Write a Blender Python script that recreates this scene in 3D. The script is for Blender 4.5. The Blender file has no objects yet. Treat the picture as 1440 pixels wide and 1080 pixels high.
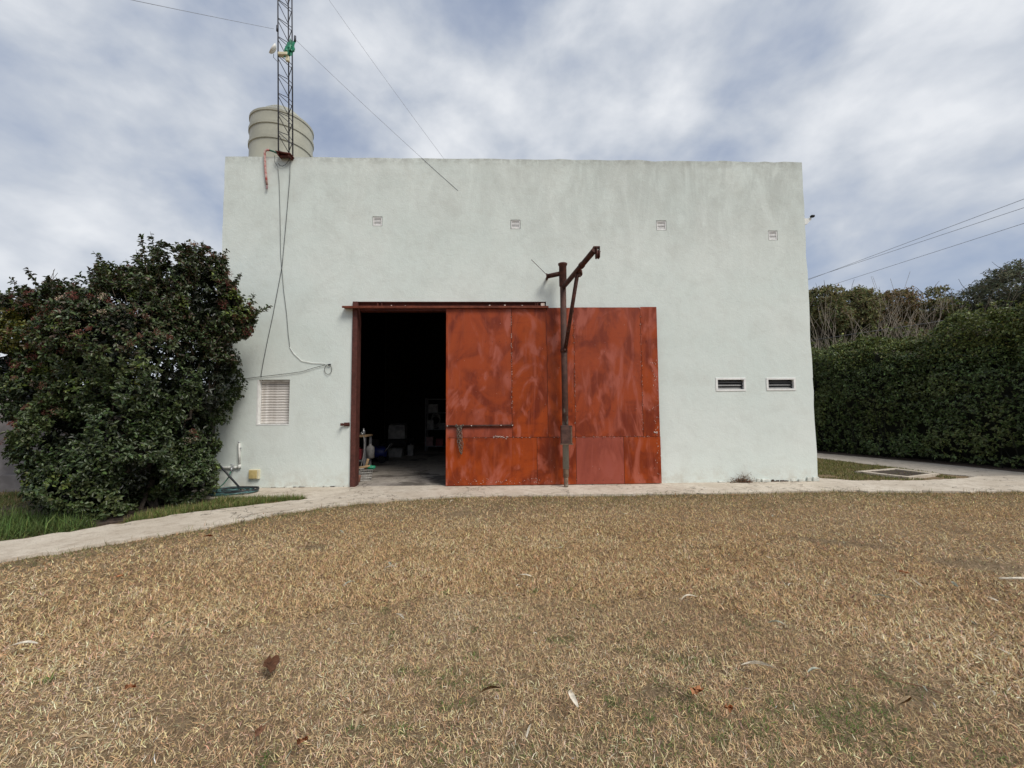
import bpy, bmesh, math, random
import numpy as np
from mathutils import Vector, Matrix

random.seed(7)
rng = np.random.default_rng(7)
R = math.radians
S = bpy.context.scene
C = S.collection

# ------------------------------------------------------------------ camera
cam = bpy.data.cameras.new('camera')
cam.sensor_fit = 'HORIZONTAL'; cam.sensor_width = 36.0
cam.lens = 582.0 / 1440.0 * 36.0
cam.clip_start = 0.05; cam.clip_end = 3000
camo = bpy.data.objects.new('camera', cam); C.objects.link(camo)
camo.location = (-0.4108, -8.2177, 1.5)
camo.rotation_euler = (Matrix.Rotation(-0.028297, 3, 'Z') @ Matrix.Rotation(math.pi/2 + 0.060548, 3, 'X')
                       @ Matrix.Rotation(-0.006831, 3, 'Z')).to_euler()
S.camera = camo
CAM = np.array([-0.4108, -8.2177])

# ------------------------------------------------------------------ sky, sun, exposure
SUN = Vector((0.52, -0.60, 0.95)).normalized()
w = bpy.data.worlds.new('World'); S.world = w; w.use_nodes = True
nt = w.node_tree; nt.nodes.clear()
def wn(t, **k):
    n = nt.nodes.new(t)
    for a, v in k.items(): setattr(n, a, v)
    return n
sky = wn('ShaderNodeTexSky', sky_type='NISHITA', sun_disc=False)
sky.sun_elevation = math.asin(SUN.z); sky.sun_rotation = math.atan2(SUN.x, SUN.y)
sky.air_density = 1.0; sky.dust_density = 0.6
tc = wn('ShaderNodeTexCoord')
sep = wn('ShaderNodeSeparateXYZ'); nt.links.new(tc.outputs['Generated'], sep.inputs[0])
def wm(op, a, b=None, clamp=False):
    n = wn('ShaderNodeMath', operation=op, use_clamp=clamp)
    for i, v in enumerate((a, b)):
        if v is None: continue
        if isinstance(v, (int, float)): n.inputs[i].default_value = v
        else: nt.links.new(v, n.inputs[i])
    return n.outputs[0]
mp = wn('ShaderNodeMapping'); nt.links.new(tc.outputs['Generated'], mp.inputs[0])
mp.inputs['Rotation'].default_value = (0, R(-18), R(10)); mp.inputs['Scale'].default_value = (1.0, 1.0, 1.55)
mp.inputs['Location'].default_value = (2.3, 1.4, 0)
def noise(scale, detail, rough, dist=0.0, vec=None):
    n = wn('ShaderNodeTexNoise'); n.inputs['Scale'].default_value = scale; n.inputs['Detail'].default_value = detail
    n.inputs['Roughness'].default_value = rough; n.inputs['Distortion'].default_value = dist
    nt.links.new(vec or mp.outputs[0], n.inputs['Vector']); return n.outputs['Fac']
n1 = noise(2.5, 5, 0.50, 0.12); n2 = noise(6.2, 5, 0.55, 0.15)
f = wm('ADD', wm('MULTIPLY', n1, 0.66), wm('MULTIPLY', n2, 0.34))
cover = wn('ShaderNodeMapRange', interpolation_type='SMOOTHSTEP'); nt.links.new(f, cover.inputs['Value'])
cover.inputs['From Min'].default_value = 0.36; cover.inputs['From Max'].default_value = 0.56
cover.inputs['To Min'].default_value = 0.86; cover.inputs['To Max'].default_value = 0.98
ramp = wn('ShaderNodeValToRGB'); nt.links.new(f, ramp.inputs[0])
CS = 10.0
el = ramp.color_ramp.elements
el[0].position = 0.34; el[0].color = (0.155, 0.187, 0.262, 1)
el[1].position = 0.64; el[1].color = (0.455, 0.468, 0.488, 1)
e = el.new(0.43); e.color = (0.225, 0.255, 0.315, 1)
e = el.new(0.52); e.color = (0.312, 0.336, 0.376, 1)
sc_ = wn('ShaderNodeMix', data_type='RGBA', blend_type='MULTIPLY'); sc_.inputs['Factor'].default_value = 1
nt.links.new(ramp.outputs[0], sc_.inputs['A']); sc_.inputs['B'].default_value = (CS, CS, CS, 1)
mx = wn('ShaderNodeMix', data_type='RGBA'); nt.links.new(cover.outputs[0], mx.inputs['Factor'])
nt.links.new(sky.outputs[0], mx.inputs['A']); nt.links.new(sc_.outputs['Result'], mx.inputs['B'])
bg = wn('ShaderNodeBackground'); bg.inputs['Strength'].default_value = 0.1
nt.links.new(mx.outputs['Result'], bg.inputs['Color'])
wo = wn('ShaderNodeOutputWorld'); nt.links.new(bg.outputs[0], wo.inputs['Surface'])

sl = bpy.data.lights.new('sun', 'SUN'); sl.energy = 1.5; sl.angle = R(25); sl.color = (1.0, 0.955, 0.88)
so = bpy.data.objects.new('sun', sl); C.objects.link(so)
so.rotation_euler = SUN.to_track_quat('Z', 'Y').to_euler()
vs = S.view_settings
S.display_settings.display_device = 'sRGB'
vs.view_transform = 'Standard'; vs.look = 'None'; vs.gamma = 1; vs.use_curve_mapping = False
vs.exposure = 0.86

# ------------------------------------------------------------------ helpers: objects
def link(o, parent=None):
    C.objects.link(o)
    if parent is not None: o.parent = parent
    return o
def tag(o, label=None, cat=None, group=None, kind=None):
    if label: o['label'] = label
    if cat: o['category'] = cat
    if group: o['group'] = group
    if kind: o['kind'] = kind
    return o
def empty(name, loc=(0, 0, 0)):
    o = bpy.data.objects.new(name, None); o.location = loc; o.empty_display_size = 0.1
    return link(o)

class MB:
    """collects simple shapes into one mesh (world or thing-local coordinates)"""
    def __init__(s): s.b = bmesh.new()
    def box(s, x0, x1, y0, y1, z0, z1, bev=0.0, jit=0.0):
        vs_ = [s.b.verts.new((x + random.uniform(-jit, jit), y + random.uniform(-jit, jit), z + random.uniform(-jit, jit)))
               for x in (x0, x1) for y in (y0, y1) for z in (z0, z1)]
        fs = []
        for q in ((0,1,3,2), (4,6,7,5), (0,4,5,1), (2,3,7,6), (0,2,6,4), (1,5,7,3)):
            fs.append(s.b.faces.new([vs_[i] for i in q]))
        if bev:
            es = list({e for f_ in fs for e in f_.edges})
            bmesh.ops.bevel(s.b, geom=es, offset=bev, segments=1, affect='EDGES', profile=0.5)
        return s
    def tube(s, pts, r, n=8, cap=True, closed=False):
        pts = [Vector(p) for p in pts]; m = len(pts)
        rr = r if isinstance(r, (list, tuple)) else [r]*m
        rings = []; prev = None
        for i, p in enumerate(pts):
            if closed: d = pts[(i+1) % m] - pts[i-1]
            else: d = pts[min(i+1, m-1)] - pts[max(i-1, 0)]
            d.normalize()
            if prev is None:
                a = Vector((0, 0, 1)) if abs(d.z) < 0.9 else Vector((1, 0, 0))
                u = d.cross(a).normalized()
            else:
                u = prev - d*prev.dot(d)
                u = u.normalized() if u.length > 1e-6 else d.orthogonal().normalized()
            prev = u; v = d.cross(u)
            rings.append([s.b.verts.new(p + (u*math.cos(2*math.pi*k/n) + v*math.sin(2*math.pi*k/n))*rr[i]) for k in range(n)])
        for i in range(m if closed else m-1):
            A, B = rings[i], rings[(i+1) % m]
            for k in range(n):
                f_ = s.b.faces.new((A[k], A[(k+1) % n], B[(k+1) % n], B[k])); f_.smooth = n > 5
        if cap and not closed:
            s.b.faces.new(list(reversed(rings[0]))); s.b.faces.new(rings[-1])
        return s
    def crisp(s, prof, n=56):
        for a, c in zip(prof, prof[1:]): s.lathe([a, c], n=n)
        return s
    def lathe(s, prof, c=(0, 0, 0), n=32, cap=False):
        rings = [[s.b.verts.new((c[0] + r*math.cos(2*math.pi*k/n), c[1] + r*math.sin(2*math.pi*k/n), c[2] + z)) for k in range(n)] for r, z in prof]
        for A, B in zip(rings, rings[1:]):
            for k in range(n):
                f_ = s.b.faces.new((A[k], A[(k+1) % n], B[(k+1) % n], B[k])); f_.smooth = True
        if cap:
            s.b.faces.new(rings[-1]); s.b.faces.new(list(reversed(rings[0])))
        return s
    def prism(s, poly, d0, d1, axis='y'):
        def P(a, b, d): return (a, d, b) if axis == 'y' else ((a, b, d) if axis == 'z' else (d, a, b))
        A = [s.b.verts.new(P(a, b, d0)) for a, b in poly]; B = [s.b.verts.new(P(a, b, d1)) for a, b in poly]
        s.b.faces.new(A); s.b.faces.new(list(reversed(B)))
        n = len(poly)
        for k in range(n): s.b.faces.new((A[(k+1) % n], A[k], B[k], B[(k+1) % n]))
        return s
    def mesh(s, name):
        bmesh.ops.recalc_face_normals(s.b, faces=s.b.faces)
        me = bpy.data.meshes.new(name); s.b.to_mesh(me); s.b.free(); return me
    def build(s, name, mat, parent=None):
        me = s.mesh(name)
        if mat: me.materials.append(mat)
        return link(bpy.data.objects.new(name, me), parent)

def np_mesh(name, V, T, mat, col=None, parent=None, smooth=False, quad=False):
    """triangles (or quads) straight from numpy, with an optional colour per vertex"""
    k = 4 if quad else 3
    me = bpy.data.meshes.new(name)
    V = np.asarray(V, np.float32); T = np.asarray(T, np.int32)
    me.vertices.add(len(V)); me.vertices.foreach_set('co', V.ravel())
    me.loops.add(len(T)*k); me.loops.foreach_set('vertex_index', T.ravel())
    me.polygons.add(len(T)); me.polygons.foreach_set('loop_start', np.arange(0, len(T)*k, k, dtype=np.int32))
    if smooth: me.polygons.foreach_set('use_smooth', np.ones(len(T), bool))
    me.update(calc_edges=True)
    if col is not None:
        a = me.color_attributes.new('Col', 'FLOAT_COLOR', 'POINT')
        c4 = np.ones((len(V), 4), np.float32); c4[:, :3] = col
        a.data.foreach_set('color', c4.ravel())
    if mat: me.materials.append(mat)
    return link(bpy.data.objects.new(name, me), parent)

# value noise for numpy
_tab = rng.random((64, 64, 64)).astype(np.float32)
def vnoise(P, scale=1.0):
    P = np.asarray(P, float)*scale + 100.0
    i = np.floor(P).astype(int); f_ = P - i; f_ = f_*f_*(3-2*f_)
    out = 0
    for dx in (0, 1):
        for dy in (0, 1):
            for dz in (0, 1):
                wgt = (f_[:, 0] if dx else 1-f_[:, 0])*(f_[:, 1] if dy else 1-f_[:, 1])*(f_[:, 2] if dz else 1-f_[:, 2])
                out = out + wgt*_tab[(i[:, 0]+dx) % 64, (i[:, 1]+dy) % 64, (i[:, 2]+dz) % 64]
    return out
def in_poly(x, y, poly):
    c = np.zeros(len(x), bool); n = len(poly)
    for i in range(n):
        x0, y0 = poly[i]; x1, y1 = poly[i-1]
        cond = ((y0 > y) != (y1 > y))
        with np.errstate(divide='ignore', invalid='ignore'):
            xi = (x1-x0)*(y-y0)/(y1-y0) + x0
        c ^= cond & (x < xi)
    return c

# ------------------------------------------------------------------ helpers: materials
class NT:
    def __init__(s, name):
        s.m = bpy.data.materials.new(name); s.m.use_nodes = True
        s.t = s.m.node_tree; s.b = s.t.nodes['Principled BSDF']; s.o = s.t.nodes['Material Output']
        s._tc = None
    def n(s, t, **k):
        n_ = s.t.nodes.new(t)
        for a, v in k.items(): setattr(n_, a, v)
        return n_
    def l(s, a, b): s.t.links.new(a, b)
    def obj(s):
        if s._tc is None: s._tc = s.n('ShaderNodeTexCoord').outputs['Object']
        return s._tc
    def put(s, v, sock):
        if isinstance(v, bpy.types.NodeSocket): s.l(v, sock)
        else: sock.default_value = v if not (isinstance(v, tuple) and len(v) == 3 and len(sock.default_value) == 4) else (*v, 1)
    def mapping(s, scale=(1, 1, 1), loc=(0, 0, 0), rot=(0, 0, 0), vec=None):
        m = s.n('ShaderNodeMapping'); s.l(vec or s.obj(), m.inputs[0])
        s.put(scale, m.inputs['Scale']); s.put(loc, m.inputs['Location']); s.put(rot, m.inputs['Rotation']); return m.outputs[0]
    def noise(s, scale, detail=4, rough=0.55, dist=0.0, vec=None, w=None):
        n_ = s.n('ShaderNodeTexNoise'); s.l(vec or s.obj(), n_.inputs['Vector'])
        if w is not None:
            n_.noise_dimensions = '4D'; s.put(w, n_.inputs['W'])
        s.put(float(scale), n_.inputs['Scale']); s.put(float(detail), n_.inputs['Detail'])
        s.put(float(rough), n_.inputs['Roughness']); s.put(float(dist), n_.inputs['Distortion']); return n_.outputs['Fac']
    def math(s, op, a, b=0.0, clamp=False):
        n_ = s.n('ShaderNodeMath', operation=op, use_clamp=clamp); s.put(a, n_.inputs[0]); s.put(b, n_.inputs[1]); return n_.outputs[0]
    def rng(s, v, a, b, c=0.0, d=1.0, smooth=True):
        n_ = s.n('ShaderNodeMapRange', interpolation_type='SMOOTHSTEP' if smooth else 'LINEAR')
        s.put(v, n_.inputs['Value'])
        for k, x in zip(('From Min', 'From Max', 'To Min', 'To Max'), (a, b, c, d)): n_.inputs[k].default_value = x
        return n_.outputs[0]
    def mix(s, f_, a, b, mode='MIX'):
        n_ = s.n('ShaderNodeMix', data_type='RGBA', blend_type=mode)
        s.put(f_, n_.inputs['Factor']); s.put(a, n_.inputs['A']); s.put(b, n_.inputs['B']); return n_.outputs['Result']
    def ramp(s, v, stops):
        n_ = s.n('ShaderNodeValToRGB'); s.l(v, n_.inputs[0]); e_ = n_.color_ramp.elements
        e_[0].position, e_[0].color = stops[0][0], (*stops[0][1], 1)
        e_[1].position, e_[1].color = stops[-1][0], (*stops[-1][1], 1)
        for p, c in stops[1:-1]:
            k = e_.new(p); k.color = (*c, 1)
        return n_.outputs[0]
    def xyz(s, vec=None):
        n_ = s.n('ShaderNodeSeparateXYZ'); s.l(vec or s.obj(), n_.inputs[0]); return n_.outputs
    def bump(s, h, strength=0.3, dist=0.01):
        n_ = s.n('ShaderNodeBump'); s.put(strength, n_.inputs['Strength']); s.put(dist, n_.inputs['Distance'])
        s.l(h, n_.inputs['Height']); s.l(n_.outputs[0], s.b.inputs['Normal'])
    def out(s, col, rough=0.6, metal=0.0, spec=0.5):
        s.put(col, s.b.inputs['Base Color']); s.put(rough, s.b.inputs['Roughness'])
        s.put(metal, s.b.inputs['Metallic']); s.put(spec, s.b.inputs['Specular IOR Level']); return s.m

def simple(name, col, rough=0.6, metal=0.0, var=0.25, scale=8.0, spec=0.4, bump=0.0, col2=None):
    m = NT(name); v = m.noise(scale, 5, 0.6)
    c2 = col2 or tuple(x*(1-var) for x in col)
    c = m.mix(m.rng(v, 0.35, 0.65), c2, tuple(min(1, x*(1+var*0.5)) for x in col))
    if bump: m.bump(m.noise(scale*6, 3), bump, 0.004)
    return m.out(c, rough, metal, spec)

def make_wall():
    m = NT('painted_stucco'); x = m.xyz()
    big = m.noise(0.55, 5, 0.6); mid = m.noise(2.6, 6, 0.65, 0.4)
    c = m.mix(m.rng(big, 0.3, 0.7), (0.672, 0.735, 0.690), (0.718, 0.762, 0.715))
    c = m.mix(m.rng(mid, 0.42, 0.72, 0, 0.30), c, (0.56, 0.575, 0.525))
    # rain grime that hangs from the parapet, heavier towards the right-hand end
    streak = m.noise(1.0, 7, 0.72, 0.8, vec=m.mapping((2.2, 2.2, 0.55)))
    up = m.rng(x['Z'], 3.6, 6.7); right = m.rng(x['X'], -3.5, 4.5, 0.38, 1.0)
    g = m.math('MULTIPLY', m.math('MULTIPLY', up, right), m.rng(streak, 0.28, 0.64))
    c = m.mix(m.math('MULTIPLY', g, 0.52), c, (0.335, 0.35, 0.32))
    blot = m.math('MULTIPLY', m.rng(m.noise(1.7, 7, 0.74, 0.5), 0.45, 0.68), m.rng(x['Z'], 1.5, 6.0, 0.15, 0.75))
    c = m.mix(m.math('MULTIPLY', blot, 0.28), c, (0.40, 0.415, 0.375))
    edge = m.math('MULTIPLY', m.rng(x['Z'], 6.42, 6.64), m.rng(m.noise(5, 5, 0.7), 0.38, 0.62))
    c = m.mix(m.math('MULTIPLY', edge, 0.45), c, (0.27, 0.27, 0.24))
    # fine rain-washed pocks and scuffs
    pock = m.math('MULTIPLY', m.rng(m.noise(38, 2, 0.5), 0.70, 0.78), m.rng(m.noise(1.4, 4, 0.6), 0.50, 0.62))
    c = m.mix(m.math('MULTIPLY', pock, 0.7), c, (0.22, 0.22, 0.20))
    scr = m.math('MULTIPLY', m.rng(m.noise(7, 3, 0.5, 1.5, vec=m.mapping((1, 1, 4))), 0.68, 0.74), m.rng(m.noise(0.9, 3), 0.52, 0.62))
    c = m.mix(m.math('MULTIPLY', scr, 0.4), c, (0.42, 0.42, 0.38))
    low = m.math('MULTIPLY', m.rng(x['Z'], 0.45, 0.0), m.rng(m.noise(4.2, 7, 0.75), 0.40, 0.64))
    c = m.mix(m.math('MULTIPLY', low, 0.55), c, (0.50, 0.46, 0.38))
    m.bump(m.math('ADD', m.math('MULTIPLY', m.noise(9, 7, 0.68, 0.4), 1.0), m.math('MULTIPLY', m.noise(45, 4, 0.65), 0.45)), 0.42, 0.014)
    return m.out(c, 0.85, 0, 0.2)

def make_door():
    m = NT('red_oxide_paint')
    rnd = m.n('ShaderNodeObjectInfo').outputs['Random']; wv = m.math('MULTIPLY', rnd, 40.0)
    sw = m.noise(1.1, 4, 0.55, 1.6, vec=m.mapping((1.3, 1, 0.8)), w=wv)
    sky_smear = m.noise(0.85, 3, 0.5, 3.4, vec=m.mapping((1.5, 1, 0.75)), w=m.math('ADD', wv, 3.0))
    sky_smear2 = m.noise(1.5, 5, 0.6, 1.2, vec=m.mapping((2.6, 1, 0.30)), w=m.math('ADD', wv, 9.0))
    fine = m.noise(9, 6, 0.7, 0.6, vec=m.mapping((1, 1, 0.22)), w=wv)
    horiz = m.noise(5, 6, 0.7, 0.5, vec=m.mapping((0.3, 1, 1.4)), w=wv)
    c = m.mix(m.rng(sw, 0.40, 0.60), (0.165, 0.0195, 0.0025), (0.325, 0.0480, 0.0032))
    c = m.mix(m.rng(fine, 0.42, 0.75, 0, 0.45), c, (0.37, 0.070, 0.010))
    c = m.mix(m.rng(horiz, 0.5, 0.74, 0, 0.35), c, (0.130, 0.014, 0.004))
    band = m.math('MAXIMUM', m.rng(sky_smear, 0.50, 0.66), m.math('MULTIPLY', m.rng(sky_smear2, 0.53, 0.72), 0.75))
    c = m.mix(m.math('MULTIPLY', band, m.rng(fine, 0.26, 0.60, 0.35, 0.95)), c, (0.405, 0.108, 0.066))  # pinkish smears of sky reflection mixed into the paint colour
    paled = m.n('ShaderNodeAttribute', attribute_type='OBJECT', attribute_name='paled').outputs['Fac']
    c = m.mix(m.math('MULTIPLY', paled, m.rng(sw, 0.25, 0.7, 0.45, 1.0)), c, (0.315, 0.078, 0.055))  # per-sheet veil of reflected sky, likewise put into the colour
    dirt = m.rng(m.noise(26, 5, 0.75), 0.66, 0.74)
    c = m.mix(m.math('MULTIPLY', dirt, 0.4), c, (0.36, 0.19, 0.14))
    m.bump(m.noise(1.8, 2, 0.5), 0.25, 0.02)
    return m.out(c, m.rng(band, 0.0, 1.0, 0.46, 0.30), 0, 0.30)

def make_rust(name, dark, light, paint=None, z0=0, z1=1):
    m = NT(name); v = m.noise(9, 7, 0.7, 0.3); v2 = m.noise(45, 4, 0.6)
    c = m.mix(m.rng(v, 0.35, 0.68), dark, light)
    c = m.mix(m.rng(v2, 0.5, 0.75, 0, 0.5), c, tuple(0.5*x for x in dark))
    if paint:
        x = m.xyz(); pm = m.math('ADD', m.rng(x['Z'], z1, z0, -0.30, 0.26), m.noise(9, 8, 0.78, 0.4, vec=m.mapping((1, 1, 0.45))))
        c = m.mix(m.rng(pm, 0.50, 0.62), c, m.mix(m.noise(30, 5, 0.7), paint, tuple(0.55*k for k in paint)))
    m.bump(v, 0.3, 0.006)
    return m.out(c, 0.7, 0.0, 0.35)

def make_concrete(name, a, b, dark, floor=False):
    m = NT(name); x = m.xyz()
    v = m.noise(1.3, 6, 0.65); v2 = m.noise(7, 6, 0.7); v3 = m.noise(70, 4, 0.6)
    c = m.mix(m.rng(v, 0.32, 0.68), a, b)
    c = m.mix(m.rng(v2, 0.46, 0.70, 0, 0.75), c, dark)
    c = m.mix(m.rng(v3, 0.52, 0.70, 0, 0.50), c, tuple(0.45*k for k in dark))
    crack = m.n('ShaderNodeTexVoronoi', feature='DISTANCE_TO_EDGE'); m.l(m.mapping((0.75, 0.75, 0.75)), crack.inputs['Vector'])
    nz = m.n('ShaderNodeTexNoise'); m.l(m.obj(), nz.inputs['Vector']); nz.inputs['Scale'].default_value = 2.2; nz.inputs['Detail'].default_value = 5
    vm = m.n('ShaderNodeVectorMath', operation='ADD'); m.l(m.mapping((0.55, 0.55, 0.55)), vm.inputs[0]); m.l(nz.outputs['Color'], vm.inputs[1])
    m.l(vm.outputs[0], crack.inputs['Vector']); crack.inputs['Scale'].default_value = 1.0
    ck = m.rng(crack.outputs['Distance'], 0.010, 0.002)
    c = m.mix(m.math('MULTIPLY', ck, 0.75), c, tuple(0.25*k for k in dark))
    if floor:
        st = m.rng(m.noise(1.1, 5, 0.6, 0.6), 0.5, 0.62)
        c = m.mix(m.math('MULTIPLY', st, 0.75), c, tuple(0.28*k for k in dark))
    h = m.math('SUBTRACT', m.math('ADD', m.math('MULTIPLY', v2, 0.8), m.math('MULTIPLY', v3, 0.4)), ck)
    m.bump(h, 0.5, 0.012)
    return m.out(c, 0.9, 0, 0.15)

def make_leaf(name, rough=0.42, spec=0.45, trans=0.22):
    m = NT(name)
    a = m.n('ShaderNodeAttribute', attribute_name='Col'); col = a.outputs['Color']
    m.out(col, rough, 0, spec)
    t = m.n('ShaderNodeBsdfTranslucent'); m.l(col, t.inputs['Color'])
    mxs = m.n('ShaderNodeMixShader'); mxs.inputs[0].default_value = trans
    m.l(m.b.outputs[0], mxs.inputs[1]); m.l(t.outputs[0], mxs.inputs[2]); m.l(mxs.outputs[0], m.o.inputs['Surface'])
    return m.m

def make_soil():
    m = NT('thatch_soil'); v = m.noise(1.2, 6, 0.65); v2 = m.noise(24, 6, 0.75); v3 = m.noise(120, 3, 0.7)
    c = m.mix(m.rng(v, 0.35, 0.65), (0.205, 0.148, 0.092), (0.275, 0.20, 0.122))
    c = m.mix(m.rng(v2, 0.4, 0.7, 0, 0.8), c, (0.11, 0.08, 0.05))
    c = m.mix(m.rng(v3, 0.52, 0.72, 0, 0.8), c, (0.46, 0.35, 0.21))
    m.bump(m.math('ADD', v2, v3), 0.6, 0.02)
    return m.out(c, 0.95, 0, 0.1)

M = {}
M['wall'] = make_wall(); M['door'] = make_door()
M['white'] = simple('white_paint', (0.80, 0.80, 0.77), 0.6, var=0.10)
M['shutter'] = simple('dusty_white_slats', (0.76, 0.73, 0.70), 0.55, var=0.25, scale=5, col2=(0.54, 0.50, 0.46))
M['vent'] = simple('vent_white', (0.82, 0.81, 0.79), 0.6, var=0.12, scale=20)
M['plaster'] = simple('crumbled_plaster', (0.62, 0.63, 0.57), 0.9, var=0.2, scale=14, bump=0.5)
M['dark'] = simple('dark_void', (0.012, 0.012, 0.012), 0.9)
M['glass'] = simple('smoky_louvre_glass', (0.050, 0.051, 0.054), 0.40, var=0.4, spec=0.5)
M['rust'] = make_rust('rusty_steel', (0.040, 0.014, 0.009), (0.105, 0.034, 0.020))
M['jamb'] = make_rust('painted_steel_jamb', (0.070, 0.022, 0.016), (0.120, 0.038, 0.028))
M['rail'] = make_rust('rusty_rail', (0.13, 0.030, 0.014), (0.24, 0.062, 0.030))
M['beam'] = make_rust('dark_lintel_steel', (0.060, 0.014, 0.008), (0.13, 0.028, 0.014))  # darker rust tones than the rail
M['pole'] = make_rust('rust_with_peeling_grey_paint', (0.050, 0.023, 0.016), (0.100, 0.044, 0.030), (0.30, 0.285, 0.235), -0.3, 3.2)
M['box'] = make_rust('rust_blotched_box', (0.055, 0.026, 0.020), (0.120, 0.060, 0.044), (0.44, 0.42, 0.38), -4.5, 3.6)
M['polelow'] = make_rust('worn_pale_paint', (0.12, 0.07, 0.045), (0.22, 0.15, 0.10), (0.42, 0.40, 0.34), -0.8, 0.9)
M['lattice'] = simple('grey_lattice_steel', (0.070, 0.072, 0.085), 0.55, 0.3, var=0.4, scale=6)
M['galv'] = simple('galvanised_sheet', (0.42, 0.43, 0.44), 0.45, 0.5, var=0.35)
M['wire'] = simple('dark_cable', (0.025, 0.026, 0.028), 0.6)
M['wiregrey'] = simple('thin_grey_wire', (0.27, 0.28, 0.31), 0.5)
M['tank'] = simple('beige_tank_plastic', (0.43, 0.425, 0.345), 0.55, var=0.12, scale=2)
M['hose'] = simple('blue_green_hose', (0.070, 0.150, 0.150), 0.4, var=0.6, scale=5)
M['hosedark'] = simple('black_hose', (0.022, 0.024, 0.028), 0.5)
M['pvc'] = simple('white_pvc', (0.66, 0.66, 0.62), 0.45, var=0.2, scale=12)
M['yellow'] = simple('yellowed_plastic_cover', (0.55, 0.43, 0.19), 0.5, var=0.2, scale=10)
M['cream'] = simple('cream_plastic', (0.68, 0.62, 0.44), 0.5, var=0.1)
M['redpipe'] = simple('faded_red_pipe', (0.33, 0.055, 0.045), 0.5, var=0.3, scale=12, col2=(0.55, 0.42, 0.38))
M['green'] = simple('green_plastic_rag', (0.02, 0.21, 0.115), 0.5, var=0.4)
M['greenhose'] = simple('green_hose', (0.03, 0.13, 0.085), 0.5)
M['chain'] = simple('rusty_chain', (0.17, 0.14, 0.11), 0.55, 0.2, var=0.5, scale=40)
M['chips'] = simple('bare_primer_chips', (0.62, 0.50, 0.44), 0.8, var=0.3, scale=20)
M['concrete'] = make_concrete('pale_concrete', (0.505, 0.435, 0.350), (0.635, 0.565, 0.470), (0.38, 0.31, 0.24))
M['sideconcrete'] = make_concrete('grey_concrete', (0.385, 0.34, 0.285), (0.46, 0.41, 0.35), (0.25, 0.22, 0.19))
M['floor'] = make_concrete('workshop_floor', (0.32, 0.285, 0.25), (0.40, 0.36, 0.31), (0.20, 0.17, 0.145), True)
M['soil'] = make_soil()
M['mulch'] = simple('bare_brown_soil', (0.070, 0.048, 0.036), 0.95, var=0.5, scale=14, bump=0.6)
M['greywall'] = simple('old_grey_render', (0.25, 0.225, 0.215), 0.9, var=0.3, scale=2.5, bump=0.3)
M['inner'] = simple('unlit_interior', (0.030, 0.024, 0.021), 0.95, var=0.4)  # near-black: darkness of the unlit room painted into the colour
M['roof'] = simple('roof_sheet', (0.25, 0.25, 0.25), 0.8)
M['leaf'] = make_leaf('glossy_leaf', 0.40, 0.45, 0.18); M['matleaf'] = make_leaf('matt_leaf', 0.6, 0.3, 0.38)
M['blade'] = make_leaf('grass_blade', 0.65, 0.25, 0.12); M['petal'] = make_leaf('petal', 0.8, 0.1, 0.3)
M['bark'] = simple('bark', (0.10, 0.078, 0.058), 0.9, var=0.4, scale=12, bump=0.4)
M['twig'] = simple('bare_twig', (0.30, 0.255, 0.20), 0.85, var=0.3, scale=3)
M['core'] = simple('shaded_core', (0.014, 0.016, 0.009), 1.0)  # near-black, paints in the shade inside the hedge
M['blue'] = simple('blue_enamel', (0.018, 0.030, 0.16), 0.4, var=0.3)
M['wood'] = simple('raw_wood', (0.36, 0.24, 0.13), 0.7, var=0.3, scale=10)
M['wirebasket'] = simple('basket_wire', (0.42, 0.40, 0.37), 0.5, 0.3)
M['rubber'] = simple('black_rubber', (0.015, 0.015, 0.016), 0.8)
M['offwhite'] = simple('scuffed_offwhite', (0.27, 0.26, 0.25), 0.6, var=0.3)
M['red'] = simple('dull_red', (0.20, 0.025, 0.030), 0.5)
M['pink'] = simple('faded_pink', (0.32, 0.19, 0.19), 0.7)
M['greyplastic'] = simple('grey_plastic', (0.16, 0.16, 0.17), 0.5)
M['chrome'] = simple('worn_chrome', (0.38, 0.38, 0.38), 0.35, 0.9)
M['terracotta'] = simple('terracotta', (0.36, 0.17, 0.12), 0.8)
M['grate'] = simple('rusted_lid_plate', (0.075, 0.055, 0.048), 0.7, 0.2, var=0.4)

# ================================================================== SETTING
# ground: one sheet to the horizon, gently uneven near the yard
def ground():
    me = bpy.data.meshes.new('ground'); bm = bmesh.new()
    xs = [-1500, -200, -40, -16] + list(np.arange(-12, 13.01, 0.5)) + [18, 40, 200, 1500]
    ys = [-1500, -200, -40, -14] + list(np.arange(-9, 12.01, 0.5)) + [20, 40, 200, 1500]
    g = {}
    for i, x in enumerate(xs):
        for j, y in enumerate(ys):
            z = 0.0
            if abs(x) < 12 and -9 < y < 0: z = 0.012*math.sin(x*1.7+y*0.6)*math.sin(y*1.3-x*0.4) - 0.012
            g[i, j] = bm.verts.new((x, y, z))
    for i in range(len(xs)-1):
        for j in range(len(ys)-1):
            f_ = bm.faces.new((g[i, j], g[i+1, j], g[i+1, j+1], g[i, j+1])); f_.smooth = True
    bm.to_mesh(me); bm.free(); me.materials.append(M['soil'])
    return tag(link(bpy.data.objects.new('ground', me)), kind='structure')
ground()

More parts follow.
